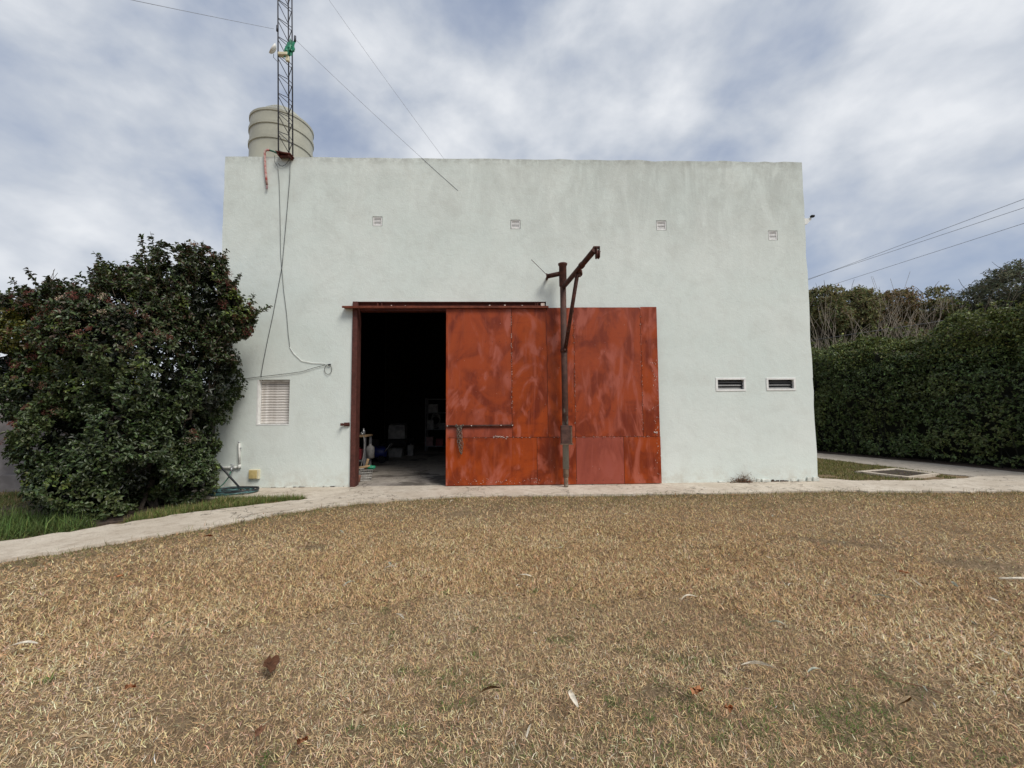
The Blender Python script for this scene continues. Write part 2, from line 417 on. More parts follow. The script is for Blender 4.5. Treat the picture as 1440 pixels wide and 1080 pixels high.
def rough_poly(pts, step=0.14, amp=0.03, fixed=()):
    out = []
    n = len(pts)
    for i in range(n):
        a = Vector((*pts[i], 0)); b = Vector((*pts[(i+1) % n], 0)); L = (b-a).length
        k = max(1, int(L/step)) if i not in fixed else 1
        nn = Vector((-(b-a).y, (b-a).x, 0)).normalized()
        for q in range(k):
            p = a.lerp(b, q/k)
            if i not in fixed and q: p = p + nn*random.gauss(0, amp*0.6)
            out.append((p.x, p.y))
    return out
def slab(name, poly, z0, z1, mat):
    bm = bmesh.new()
    top = [bm.verts.new((x, y, z1)) for x, y in poly]; bot = [bm.verts.new((x, y, z0)) for x, y in poly]
    n = len(poly)
    for k in range(n): bm.faces.new((bot[k], bot[(k+1) % n], top[(k+1) % n], top[k]))
    es = [bm.edges.get((top[k], top[(k+1) % n])) for k in range(n)]
    bmesh.ops.triangle_fill(bm, use_beauty=True, use_dissolve=False, edges=es)
    bmesh.ops.recalc_face_normals(bm, faces=bm.faces)
    me = bpy.data.meshes.new(name); bm.to_mesh(me); bm.free(); me.materials.append(mat)
    return tag(link(bpy.data.objects.new(name, me)), kind='structure')

APRON = [(-9.6, -6.6), (-5.46, -3.81), (-4.99, -3.35), (-4.14, -2.70), (-3.57, -1.97), (-3.02, -1.52), (-2.12, -1.15), (-1.0, -1.02),
         (0.76, -0.98), (3.24, -1.02), (5.48, -0.92), (8.6, -1.20), (12.2, -1.75), (11.9, 0.0), (10.78, 0.45), (9.6, 0.32),
         (9.07, 0.11), (7.65, -0.04), (6.68, 0.02), (6.12, 0.5), (6.1, 1.2), (5.9, 1.2), (5.9, 0.04), (-6.2, 0.04),
         (-6.2, -0.86), (-5.32, -0.92), (-4.5, -0.90), (-3.83, -0.90), (-3.66, -1.02), (-3.76, -1.17), (-4.3, -1.45), (-4.95, -1.88), (-5.62, -2.62), (-6.14, -3.14), (-9.9, -6.0)]
apron_poly = rough_poly(APRON, step=0.11, amp=0.045, fixed=(20, 21, 22))
slab('path', apron_poly, -0.08, 0.018, M['concrete'])
SIDE = [(9.62, 0.318), (10.78, 0.45), (11.25, 0.75), (10.85, 2.5), (9.9, 4.9), (8.7, 8.0), (8.0, 11.0), (7.2, 11.0), (8.0, 7.0), (8.85, 3.7), (9.22, 1.87), (9.25, 0.9)]
side_poly = rough_poly(SIDE, amp=0.02)
slab('side_path', side_poly, -0.08, 0.012, M['sideconcrete'])
# dark soil under the hedge and under the flowering shrub
slab('hedge_bed', rough_poly([(11.25, 0.78), (12.2, -1.7), (13.5, -6), (16, -6), (14, 2), (11.5, 11), (8.1, 11), (8.8, 8.05), (10.0, 4.95), (10.95, 2.55)], amp=0.04), -0.08, 0.006, M['mulch'])
slab('shrub_bed', rough_poly([(-4.9, -1.5), (-5.05, -0.95), (-8.2, -0.4), (-8.6, -1.6), (-7.2, -2.6), (-6.2, -2.75), (-5.7, -2.35)], amp=0.08), -0.08, 0.004, M['mulch'])

# ================================================================== WAREHOUSE
W0, W1, H, DEP = -5.94, 5.94, 6.632, 11.0
wh = empty('warehouse', (0, 0, 0))
tag(wh, 'pale green stucco warehouse with a flat parapet and a big rust-red sliding door', 'warehouse')

def holed_wall(name, x0, x1, z0, z1, y0, y1, holes, mat, parent, step=0.35):
    """wall in the XZ plane between y0 (front) and y1 (back), with rectangular openings and real reveals"""
    xs = sorted({x0, x1, *[h[0] for h in holes], *[h[1] for h in holes]}); zs = sorted({z0, z1, *[h[2] for h in holes], *[h[3] for h in holes]})
    def fine(a):
        o = []
        for p, q in zip(a, a[1:]):
            k = max(1, round((q-p)/step)); o += [p+(q-p)*i/k for i in range(k)]
        return o+[a[-1]]
    xs, zs = fine(xs), fine(zs)
    bm = bmesh.new(); vf, vb = {}, {}
    hx = {round(v, 4) for h in holes for v in h[:2]}; hz = {round(v, 4) for h in holes for v in h[2:]}
    def jit(x, z):
        dx = dy = dz = 0.0
        lock = False
        for h in holes:
            if h[0]-0.01 <= x <= h[1]+0.01 and h[2]-0.01 <= z <= h[3]+0.01: lock = True
        if not lock:
            if abs(z-z1) < 1e-6: dz = random.gauss(0, 0.007)
            if abs(x-x0) < 1e-6 or abs(x-x1) < 1e-6: dx = random.gauss(0, 0.006)
        return dx, dy, dz
    for i, x in enumerate(xs):
        for j, z in enumerate(zs):
            dx, dy, dz = jit(x, z)
            vf[i, j] = bm.verts.new((x+dx, y0+dy, z+dz)); vb[i, j] = bm.verts.new((x+dx, y1, z+dz))
    def solid(i, j):
        if not (0 <= i < len(xs)-1 and 0 <= j < len(zs)-1): return False
        cx, cz = (xs[i]+xs[i+1])/2, (zs[j]+zs[j+1])/2
        return not any(h[0] < cx < h[1] and h[2] < cz < h[3] for h in holes)
    for i in range(len(xs)-1):
        for j in range(len(zs)-1):
            if not solid(i, j): continue
            f_ = bm.faces.new((vf[i, j], vf[i+1, j], vf[i+1, j+1], vf[i, j+1])); f_.smooth = False
            bm.faces.new((vb[i, j], vb[i, j+1], vb[i+1, j+1], vb[i+1, j]))
            for di, dj, a, b in ((-1, 0, (i, j), (i, j+1)), (1, 0, (i+1, j+1), (i+1, j)), (0, -1, (i+1, j), (i, j)), (0, 1, (i, j+1), (i+1, j+1))):
                if not solid(i+di, j+dj): bm.faces.new((vf[a], vf[b], vb[b], vb[a]))
    for k in list(bm.verts):
        if not k.link_faces: bm.verts.remove(k)
    bmesh.ops.recalc_face_normals(bm, faces=bm.faces)
    me = bpy.data.meshes.new(name); bm.to_mesh(me); bm.free(); me.materials.append(mat)
    return link(bpy.data.objects.new(name, me), parent)

WIN = (-5.163, -4.537, 1.215, 2.108)
LOUV = [(3.945, 4.538, 1.84, 2.098), (4.982, 5.564, 1.848, 2.094)]
VENTS = [(-2.973, -2.778, 5.205, 5.405), (-0.184, 0.014, 5.16, 5.355), (2.815, 3.025, 5.150, 5.358), (5.151, 5.350, 4.952, 5.158)]
DOOR_X0, DOOR_X1 = -3.33, 0.52
holes = [(DOOR_X0, DOOR_X1, -0.06, 3.66), WIN, *LOUV, *VENTS]
holed_wall('front_wall', W0, W1, -0.06, H, 0.0, 0.28, holes, M['wall'], wh)
MB().box(W0, W0+0.28, 0.282, DEP-0.282, -0.06, H-0.01).build('side_wall', M['wall'], wh)
MB().box(W1-0.28, W1, 0.282, DEP-0.282, -0.06, H-0.01).build('side_wall', M['wall'], wh)
MB().box(W0, W1, DEP-0.28, DEP, -0.06, H-0.01).build('back_wall', M['wall'], wh)
MB().box(W0+0.285, W1-0.285, 0.285, DEP-0.285, 5.85, 6.0).build('roof', M['roof'], wh)
MB().box(W0+0.285, W1-0.285, 0.002, DEP-0.285, -0.06, 0.015).build('floor', M['floor'], wh)
# linings of the workshop inside, the unlit darkness put into their colour
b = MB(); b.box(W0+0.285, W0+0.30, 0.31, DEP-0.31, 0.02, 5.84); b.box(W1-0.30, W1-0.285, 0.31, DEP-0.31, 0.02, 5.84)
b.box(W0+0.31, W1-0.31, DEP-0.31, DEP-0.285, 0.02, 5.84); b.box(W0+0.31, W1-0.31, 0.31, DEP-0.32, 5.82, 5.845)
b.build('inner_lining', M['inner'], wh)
# crumbled plaster lip along the foot of the wall
b = MB(); x = 3.9
while x < 5.9:
    wd = random.uniform(0.05, 0.22)
    if not (4.95 < x < 5.35):
        hh = random.uniform(0.03, 0.10) if x > 4.45 else random.uniform(0.015, 0.04)
        b.box(x, x+wd, -random.uniform(0.012, 0.05), -0.001, 0.016, 0.016+hh, 0.008, 0.006)
    x += wd + random.uniform(0.0, 0.06)
x = -5.0
while x < -3.5:
    wd = random.uniform(0.06, 0.2); b.box(x, x+wd, -random.uniform(0.008, 0.022), -0.001, 0.016, 0.03+random.uniform(0, 0.02), 0.005, 0.004); x += wd+random.uniform(0, 0.1)
tag(b.build('plaster_crumble', M['plaster'], wh), kind='stuff')
# dark gaps where the plaster has fallen off the foot of the wall
b = MB()
for x0_, x1_, hh in ((4.98, 5.14, 0.05), (5.16, 5.33, 0.035), (5.45, 5.6, 0.02), (-4.9, -4.2, 0.018), (-3.9, -3.45, 0.022)):
    n = 7; top = [(x0_+(x1_-x0_)*(1-k/n), 0.016+hh*random.uniform(0.4, 1.0)) for k in range(n+1)]
    MB().prism([(x0_, 0.0), (x1_, 0.0)]+top, -0.0105, -0.0085).build('wall_foot_gap', M['mulch'], wh)

# ---- door surround
MB().box(-3.332, -3.235, -0.035, 0.12, 0.0, 3.655, 0.006).box(-3.30, -3.25, 0.121, 0.24, 0.0, 3.655).build('door_jamb', M['jamb'], wh)
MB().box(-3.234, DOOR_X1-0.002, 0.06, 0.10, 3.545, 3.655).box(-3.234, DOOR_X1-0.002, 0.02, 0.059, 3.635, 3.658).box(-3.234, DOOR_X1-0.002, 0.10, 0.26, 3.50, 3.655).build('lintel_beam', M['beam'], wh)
b = MB()
pts = [(-3.494+0.27*k, 3.528+random.gauss(0, 0.002)) for k in range(16)]
for (xa, za), (xb, zb) in zip(pts, pts[1:]):
    xb = min(xb, 0.552); b.prism([(xa, za-0.012), (xb, zb-0.012), (xb, zb+0.008), (xa, za+0.008)], -0.155, -0.003)
b.box(-3.494, 0.552, -0.15, -0.146, 3.495, 3.516)
b.build('door_rail', M['rail'], wh)
for x in (-2.86, -2.78, 0.30, 0.34): MB().box(x, x+0.02, 0.0, 0.055, 3.54, 3.63).build('rail_hanger', M['beam'], wh)
for x, s_ in ((0.40, 0.055), (-2.55, 0.015), (-0.63, 0.02), (-0.33, 0.025), (0.02, 0.015), (-2.28, 0.012)):
    MB().box(x, x+s_*1.4, -0.150, -0.128, 3.537, 3.537+s_, 0.004, 0.004).build('plaster_lump', M['chips'], wh)
# wall latch beside the jamb
lt = MB().box(-3.50, -3.36, -0.05, -0.028, 1.205, 1.245, 0.004).box(-3.50, -3.465, -0.12, -0.05, 1.20, 1.25, 0.004).box(-3.46, -3.36, -0.027, -0.001, 1.19, 1.26).build('wall_latch', M['jamb'], wh)

# ---- sliding door: skeleton + sheets that each stand a little proud
sd = MB().box(-1.468, 2.735, -0.085, -0.045, 0.028, 3.494).build('sliding_door', M['beam'], wh)
YF = -0.086
def sheet(x0, x1, z0, z1, lift, slant=0.0, zt1=None):
    x0 += 0.0025; x1 -= 0.0025; z0 += 0.002; z1 -= 0.002
    bm = MB(); nx = max(2, int((x1-x0)/0.2)); nz = max(2, int((z1-z0)/0.22))
    V = {}
    lift = lift+0.004
    for i in range(nx+1):
        for j in range(nz+1):
            u, v = i/nx, j/nz
            zt = z1 if zt1 is None else z1+(zt1-z1)*u
            X = x0+(x1-x0)*u; Z = z0+(zt-z0)*v
            inn = min(u, 1-u, v, 1-v) > 0.01
            dy = (0.004*math.sin(X*3.1+Z*1.7+x0*9)+0.0035*math.sin(Z*4.2-X*2+z0*5)) if inn else 0
            V[i, j] = bm.b.verts.new((X, YF-lift-abs(dy), Z))
    for i in range(nx):
        for j in range(nz):
            f_ = bm.b.faces.new((V[i, j], V[i+1, j], V[i+1, j+1], V[i, j+1])); f_.smooth = True
    rim = [(i, 0) for i in range(nx)]+[(nx, j) for j in range(nz)]+[(i, nz) for i in range(nx, 0, -1)]+[(0, j) for j in range(nz, 0, -1)]
    back = {k: bm.b.verts.new((V[k].co.x, YF+0.001, V[k].co.z)) for k in rim}
    fro = {k: bm.b.verts.new(V[k].co) for k in rim}     # own vertices: a crisp folded edge
    for a, c in zip(rim, rim[1:]+rim[:1]): bm.b.faces.new((fro[a], fro[c], back[c], back[a]))
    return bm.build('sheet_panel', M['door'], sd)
sheet(-1.470, -0.186, 1.145, 3.500, 0.002)['paled'] = 0.15
sheet(-1.470, -0.182, 0.948, 1.141, 0.001)['paled'] = 0.5
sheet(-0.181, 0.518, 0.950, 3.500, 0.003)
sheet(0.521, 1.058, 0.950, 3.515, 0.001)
sheet(1.060, 2.398, 0.945, 3.522, 0.004)['paled'] = 0.2
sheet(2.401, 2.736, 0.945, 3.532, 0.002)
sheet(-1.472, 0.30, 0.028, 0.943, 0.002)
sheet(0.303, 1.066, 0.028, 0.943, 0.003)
sheet(1.069, 2.006, 0.028, 0.941, 0.001)['paled'] = 0.9
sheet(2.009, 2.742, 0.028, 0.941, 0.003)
MB().box(0.500, 0.524, YF-0.016, YF-0.0075, 2.78, 3.46, 0.002).build('stiffener_strip', M['door'], sd)
MB().box(-1.474, -1.440, YF-0.012, -0.03, 0.03, 3.49, 0.003).build('edge_angle', M['door'], sd)
# rivets and flaked-paint chips along the seams
b = MB()
def rivet(x, z):
    q = 0.006; b.box(x-q, x+q, YF-0.013, YF-0.004, z-q, z+q, 0.003)
for zz_ in (2.83, 2.12, 1.45):
    for k in range(30):
        xx = -1.40+k*0.14
        if xx < 2.7: rivet(xx+random.gauss(0, 0.006), zz_+random.gauss(0, 0.006))
for xx in (-0.205, -0.16, 1.038, 1.082, 2.378, 2.42):
    for k in range(14): rivet(xx, 1.05+k*0.175+random.gauss(0, 0.01))
for zz_ in (0.965, 0.92, 0.10):
    for k in range(24): rivet(-1.40+k*0.176+random.gauss(0, 0.006), zz_+random.gauss(0, 0.005))
tag(b.build('rivet', M['rust'], sd), kind='stuff')
b = MB()
def chip(x, z, s_, ax=1.0):
    n = random.randint(5, 8); y = YF-0.0135-random.random()*0.0015
    pts = [(x+s_*ax*random.uniform(0.35, 1)*math.cos(2*math.pi*k/n), z+s_/ax*random.uniform(0.35, 1)*math.sin(2*math.pi*k/n)) for k in range(n)]
    b.prism(pts, y, y+0.004)
for k in range(46): chip(-0.184+random.gauss(0, 0.006), random.uniform(1.2, 3.4), random.uniform(0.003, 0.012), 0.5)
for k in range(40): chip(1.06+random.gauss(0, 0.006), random.uniform(1.2, 3.5), random.uniform(0.003, 0.009), 0.5)
for k in range(34): chip(2.40+random.gauss(0, 0.008), random.uniform(1.0, 3.4), random.uniform(0.003, 0.010), 0.5)
for k in range(70): chip(random.uniform(-1.4, 2.7), 0.945+random.gauss(0, 0.006), random.uniform(0.003, 0.010), 1.9)
for k in range(26): chip(random.gauss(-0.42, 0.10), 0.965+random.gauss(0, 0.018), random.uniform(0.004, 0.016), 1.4)
for k in range(60): chip(2.66+random.gauss(0, 0.04), random.uniform(0.2, 2.5), random.uniform(0.003, 0.012), 0.6)
for k in range(60): chip(random.uniform(-1.4, 0.6), random.uniform(0.05, 0.16), random.uniform(0.003, 0.010))
for k in range(60): chip(random.uniform(-1.4, 2.7), random.uniform(0.1, 3.3), random.uniform(0.0025, 0.006))
for k in range(10): chip(2.66+random.gauss(0, 0.02), 1.02+random.gauss(0, 0.012), random.uniform(0.006, 0.02), 1.5)
tag(b.build('paint_chip', M['chips'], sd), kind='stuff')
lb = MB().tube([(-1.462, -0.118, 1.178), (-0.16, -0.118, 1.184)], 0.020, 8).box(-1.45, -1.40, -0.118, -0.09, 1.16, 1.20).box(-0.20, -0.17, -0.118, -0.09, 1.165, 1.205).box(-0.98, -0.95, -0.118, -0.09, 1.165, 1.20).build('locking_bar', M['rust'], sd)
for x in (-1.44, -0.975, -0.40, -0.178): MB().tube([(x, -0.146, 1.185), (x, -0.136, 1.185)], 0.012, 6).build('bar_bolt', M['chips'], sd)

# ---- shuttered window (slats one by one)
sw = MB().box(WIN[0]+0.002, WIN[0]+0.03, -0.006, 0.10, WIN[2]+0.004, WIN[3]-0.004).box(WIN[0]+0.031, WIN[1]-0.004, -0.004, 0.10, WIN[2]+0.003, WIN[2]+0.028).build('shuttered_window', M['white'], wh)
MB().box(WIN[0]+0.031, WIN[1]-0.004, 0.125, 0.14, WIN[2]+0.03, WIN[3]-0.01).build('backing', M['dark'], sw)
slat_me = None
ns = 16; z0_ = WIN[2]+0.032; dz_ = (WIN[3]-0.035-z0_)/ns
for k in range(ns):
    if slat_me is None:
        o = MB().prism([(0.0, 0.0), (-0.012, 0.010), (-0.016, dz_*0.5), (-0.009, dz_*0.93), (0.0, dz_*0.985)], WIN[0]+0.034, WIN[1]-0.008, 'x').build('slat', M['shutter'], sw)
        slat_me = o.data
    else:
        o = link(bpy.data.objects.new('slat', slat_me), sw)
    o.location = (0, 0.11+random.gauss(0, 0.0012), z0_+k*dz_); o.rotation_euler = (0, random.gauss(0, 0.0003), 0)
MB().box(WIN[0]+0.034, WIN[1]-0.006, 0.06, 0.115, WIN[3]-0.040, WIN[3]-0.006).build('shutter_box', M['shutter'], sw)

# ---- two small louvre windows
for li, L in enumerate(LOUV):
    x0, x1, z0, z1 = L
    fb = MB(); t = 0.036; y0 = -0.012 if li else -0.010
    fb.box(x0-0.012, x1+0.012, y0, 0.05, z1-t, z1+0.004, 0.003); fb.box(x0-0.012, x1+0.012, y0, 0.05, z0-0.010, z0+t*0.8, 0.003)
    fb.box(x0-0.012, x0+t*0.8, y0, 0.05, z0+t*0.8+0.001, z1-t-0.001); fb.box(x1-t*0.8, x1+0.012, y0, 0.05, z0+t*0.8+0.001, z1-t-0.001)
    fr = fb.build('louvre_window', M['white'], wh)
    MB().box(x0+0.002, x1-0.002, 0.12, 0.13, z0+0.002, z1-0.002).build('backing', M['dark'], fr)
    h = (z1-z0-1.8*t)/3
    for k in range(3):
        zz_ = z0+t*0.8+k*h
        MB().prism([(0.030, zz_+0.004), (0.036, zz_+0.004), (0.078, zz_+h+0.004), (0.072, zz_+h+0.004)], x0+0.03, x1-0.03, 'x').build('louvre_pane', M['glass'], fr)

# ---- wall vents with louvre slats
for vi, (x0, x1, z0, z1) in enumerate(VENTS):
    fb = MB(); t = 0.015; g = 0.011
    fb.box(x0+g, x1-g, 0.003, 0.03, z1-t-0.012, z1-0.016); fb.box(x0+g, x1-g, 0.003, 0.03, z0+0.010, z0+t+0.010)
    fb.box(x0+g, x0+g+t, 0.003, 0.03, z0+t+0.011, z1-t-0.013); fb.box(x1-g-t, x1-g, 0.003, 0.03, z0+t+0.011, z1-t-0.013)
    fr = fb.build('vent', M['vent'], wh)
    MB().box(x0+0.001, x1-0.001, 0.055, 0.065, z0+0.001, z1-0.001).build('backing', M['dark'], fr)
    n = 5; za, zb = z0+t+0.011, z1-t-0.013
    for k in range(n):
        zz_ = za+(zb-za)*(k+0.16)/n; hh = (zb-za)/n*0.52
        tl = 0.0 if vi < 3 else 0.004
        MB().prism([(0.009, zz_), (0.013, zz_-0.001), (0.020, zz_+hh), (0.015, zz_+hh+0.001)], x0+g+t+0.001, x1-g-t-0.001, 'x').build('slat', M['vent'], fr)

# ---- roof gutter along the right-hand side (its profile shows beyond the corner)
b = MB(); prof = [(5.945, 5.60), (5.945, 5.40), (6.14, 5.42), (6.27, 5.47), (6.36, 5.56), (6.375, 5.63), (6.355, 5.63), (6.335, 5.57), (6.25, 5.495), (6.13, 5.445), (5.96, 5.425), (5.96, 5.60)]
b.prism(prof, 0.36, DEP-0.1); b.prism([(5.945, 5.40), (6.14, 5.42), (6.27, 5.47), (6.365, 5.58), (5.945, 5.60)], 0.345, 0.358)
gu = b.build('gutter', M['white'], wh)
MB().box(6.33, 6.41, 0.30, 0.36, 5.605, 5.65, 0.01).build('gutter_clip', M['rubber'], gu)

# ================================================================== DAVIT (rusty hoist post)
PX, PY = 0.828, -0.30
dv = empty('hoist_post', (PX, PY, 0.018))
tag(dv, 'rusty steel hoist post with a jib arm standing in front of the sliding door', 'hoist')
def dp(mb, name, mat, parent=None):
    o = mb.build(name, mat, dv if parent is None else parent)
    if parent is None: o.location = (-PX, -PY, -0.018)
    return o
dp(MB().tube([(PX, PY, 0.36), (PX, PY, 2.0), (PX-0.006, PY, 3.90)], 0.060, 16), 'post', M['pole'])
dp(MB().lathe([(0.040, 0.012), (0.043, 0.03), (0.040, 0.10), (0.044, 0.19)], (PX, PY, 0.018), 14, True), 'footing_pipe', M['polelow'])
dp(MB().lathe([(0.050, 0.19), (0.055, 0.20), (0.053, 0.34), (0.058, 0.35), (0.060, 0.37)], (PX, PY, 0.018), 16, True), 'sleeve', M['polelow'])
dp(MB().lathe([(0.066, 3.88), (0.074, 3.90), (0.074, 4.29), (0.088, 4.305), (0.092, 4.335), (0.080, 4.342), (0.0, 4.34)], (PX-0.006, PY, 0), 18), 'collar', M['rust'])
st = dp(MB().tube([(0.80, -0.28, 4.150), (0.53, -0.20, 4.115)], 0.046, 12).tube([(0.535, -0.20, 4.115), (0.515, -0.195, 4.113)], 0.062, 12).box(0.52, 0.56, -0.19, 0.001, 4.105, 4.145), 'wall_bracket', M['rust'])
dp(MB().tube([(0.52, -0.19, 4.15), (0.38, -0.17, 4.30), (0.22, -0.15, 4.47)], 0.0055, 5), 'bent_rod', M['rust'])
TIP = Vector((1.085, -1.90, 3.99)); RT = Vector((PX+0.01, PY-0.05, 3.875))
dp(MB().tube([RT, RT.lerp(TIP, 0.6), TIP], 0.047, 12).tube([RT.lerp(TIP, 0.60), RT.lerp(TIP, 0.64)], 0.056, 12), 'jib_arm', M['rust'])
br = RT.lerp(TIP, 0.46)+Vector((0.012, 0, -0.04))
dp(MB().tube([(PX+0.01, PY-0.055, 2.62), br], 0.037, 10), 'brace', M['rust'])
dp(MB().lathe([(0.064, 2.58), (0.072, 2.59), (0.072, 2.66), (0.064, 2.67)], (PX-0.004, PY, 0), 16).tube([(PX, PY-0.06, 2.625), (PX, PY-0.12, 2.625)], 0.022, 8), 'clamp_ring', M['rust'])
dp(MB().tube([br+Vector((0.0, 0, -0.01)), br+Vector((0.085, 0.01, 0.0))], 0.026, 8).tube([br+Vector((0.045, 0.01, 0.01)), br+Vector((0.078, 0.01, 0.01))], 0.058, 8).box(br.x+0.02, br.x+0.06, br.y-0.03, br.y+0.03, br.z-0.06, br.z+0.07, 0.004), 'brace_bolt', M['rust'])
# pulley block at the jib tip, wheel edge-on
pc = TIP+Vector((0.045, 0.02, -0.045)); tdir = (TIP-RT).normalized()
pl = MB()
for s_ in (-0.026, 0.026):
    pl.box(pc.x+s_-0.004, pc.x+s_+0.004, pc.y-0.045, pc.y+0.045, pc.z-0.085, pc.z+0.095, 0.003)
pl.tube([(pc.x-0.045, pc.y, pc.z+0.02), (pc.x+0.045, pc.y, pc.z+0.02)], 0.012, 8)
pl.box(pc.x-0.07, pc.x+0.03, pc.y-0.03, pc.y+0.03, pc.z+0.075, pc.z+0.098)
pbl = dp(pl, 'pulley_block', M['rust'])
whl = MB()
for k, (r_, x_) in enumerate(((0.070, -0.017), (0.052, 0.0), (0.070, 0.017))):
    whl.tube([(pc.x+x_-0.008, pc.y, pc.z-0.025), (pc.x+x_+0.008, pc.y, pc.z-0.025)], r_, 16)
whl.build('pulley_wheel', M['jamb'], pbl)
# control box on the post
cb = dp(MB().box(PX-0.105, PX+0.105, PY-0.165, PY-0.062, 0.845, 1.185, 0.006), 'switch_box', M['box'])
MB().box(PX-0.115, PX+0.118, PY-0.172, PY-0.05, 0.828, 0.846, 0.003).build('box_sill', M['polelow'], cb)
MB().box(PX+0.072, PX+0.098, PY-0.170, PY-0.1655, 0.86, 1.16).build('box_hinge', M['polelow'], cb)
MB().tube([(PX, PY-0.063, 1.14), (PX, PY-0.03, 1.14)], 0.02, 8).tube([(PX, PY-0.063, 0.9), (PX, PY-0.03, 0.9)], 0.02, 8).build('box_clamp', M['rust'], cb)['kind'] = 'stuff'

# ================================================================== chain on the bar
ch = empty('chain', (-1.22, -0.13, 1.18)); tag(ch, 'rusty chain looped over the dark bar of the red sliding door', 'chain')
def chain_link(p, d, roll, L=0.056, w_=0.021, r_=0.0066):
    d = Vector(d).normalized(); u = d.orthogonal().normalized(); u = Matrix.Rotation(roll, 3, d) @ u
    pts = []
    for k in range(10):
        a = 2*math.pi*k/10; pts.append(Vector(p)+d*(math.cos(a)*L/2)+u*(math.sin(a)*w_))
    o = MB().tube(pts, r_, 5, closed=True).build('chain_link', M['chain'], ch); o.location = (1.22, 0.13, -1.18)
def strand(pts, step=0.041):
    pts = [Vector(p) for p in pts]; k = 0
    for a, c in zip(pts, pts[1:]):
        n = max(1, int((c-a).length/step))
        for i in range(n):
            p = a.lerp(c, (i+0.5)/n)+Vector((random.gauss(0, 0.004), random.gauss(0, 0.003), 0)); chain_link(p, c-a, (k % 2)*1.57+random.gauss(0, 0.3)); k += 1
strand([(-1.245, -0.145, 1.19), (-1.235, -0.15, 1.0), (-1.22, -0.15, 0.82), (-1.17, -0.15, 0.64)])
strand([(-1.185, -0.150, 1.19), (-1.165, -0.155, 1.0), (-1.155, -0.155, 0.85), (-1.165, -0.16, 0.66)])
strand([(-1.285, -0.138, 1.17), (-1.27, -0.148, 1.205), (-1.22, -0.150, 1.16), (-1.20, -0.150, 1.10), (-1.17, -0.15, 1.17), (-1.13, -0.145, 1.205)])
strand([(-1.21, -0.15, 1.12), (-1.20, -0.165, 0.95), (-1.19, -0.168, 0.74)])

# ================================================================== roof things
# water tank
tk = empty('water_tank', (-5.35, 1.0, 6.0)); tag(tk, 'ribbed beige plastic water tank standing on the warehouse roof', 'water tank')
Rt = 0.632
prof = [(Rt, 0.25)]
for z in (7.29-6, 7.62-6):
    prof += [(Rt, z), (Rt+0.020, z+0.004), (Rt+0.022, z+0.070), (Rt+0.006, z+0.082), (Rt+0.006, z+0.10), (Rt, z+0.105)]
prof += [(Rt-0.002, 1.90), (Rt+0.014, 1.905), (Rt+0.016, 1.950), (Rt-0.005, 1.968), (0.44, 2.13), (0.42, 2.16), (0.36, 2.165)]
MB().crisp(prof).build('tank_body', M['tank'], tk)
MB().lathe([(0.36, 2.15), (0.355, 2.22), (0.30, 2.27), (0.12, 2.31), (0.0, 2.32)], n=28).tube([(0, 0, 2.31), (0, 0, 2.37)], 0.05, 10).build('lid', M['tank'], tk)
MB().lathe([(Rt+0.03, 0.0), (Rt+0.03, 0.25), (0, 0.251)], n=24).build('tank_base', M['roof'], tk)

# lattice mast, triangular, on a bracket at the parapet edge
ms = empty('lattice_mast', (-4.74, 0.05, 6.62)); tag(ms, 'thin grey lattice radio mast standing on the parapet edge', 'mast')
lean = -0.030
def LA(z): return Vector((-4.880+lean*(z-6.7), -0.005, z))
def LB(z): return Vector((-4.605+lean*(z-6.7), 0.02, z))
def LC(z): return Vector((-4.790+lean*(z-6.7)+0.010, 0.22, z))
def mp_(mb, name, mat):
    o = mb.build(name, mat, ms); o.location = (4.74, -0.05, -6.62); return o
ZT = 12.6
for LF in (LA, LB, LC):
    mp_(MB().tube([LF(6.66), LF(9.5), LF(ZT)], 0.0135, 7), 'leg', M['lattice'])
z = 6.70
while z < ZT-0.45:
    for P, Q, ph in ((LA, LC, 0.0), (LC, LB, 0.13), (LA, LB, 0.05)):
        if P is not LA or Q is not LB: mp_(MB().tube([P(z+ph+0.06), Q(z+ph+0.13)], 0.0074, 5), 'strut', M['lattice'])
        mp_(MB().tube([P(z+ph+0.40), Q(z+ph+0.15)], 0.0074, 5), 'strut', M['lattice'])
    z += 0.407
mp_(MB().prism([(-4.86, 6.665), (-4.56, 6.615), (-4.56, 6.600), (-4.86, 6.650)], -0.16, 0.27).box(-4.83, -4.80, -0.14, 0.26, 6.59, 6.648).box(-4.62, -4.585, -0.14, 0.26, 6.56, 6.605).box(-4.80, -4.62, -0.10, -0.06, 6.57, 6.61), 'base_plate', M['beam'])
# radio dish and green rag caught in the lattice
ad = empty('antenna_dish', (-4.93, -0.03, 8.82)); tag(ad, 'small white antenna dish clamped to the lattice mast', 'antenna')
dd = MB().lathe([(0.0, 0.0), (0.055, 0.008), (0.10, 0.035), (0.115, 0.07), (0.108, 0.07), (0.05, 0.022), (0, 0.016)], n=20).build('dish', M['white'], ad)
dd.location = (-0.03, -0.04, 0.0); dd.rotation_euler = (R(65), 0, R(-50))
MB().box(0.0, 0.20, -0.03, 0.06, -0.055, 0.015, 0.012).box(0.15, 0.22, 0.0, 0.05, -0.16, -0.06, 0.006).build('radio_box', M['cream'], ad)
MB().tube([(-0.07, -0.03, -0.05), (-0.075, -0.03, -0.12), (-0.03, -0.02, -0.17), (0.01, 0.0, -0.20)], 0.005, 5).build('cable', M['wire'], ad)
bm = bmesh.new(); bmesh.ops.create_icosphere(bm, subdivisions=3, radius=1)
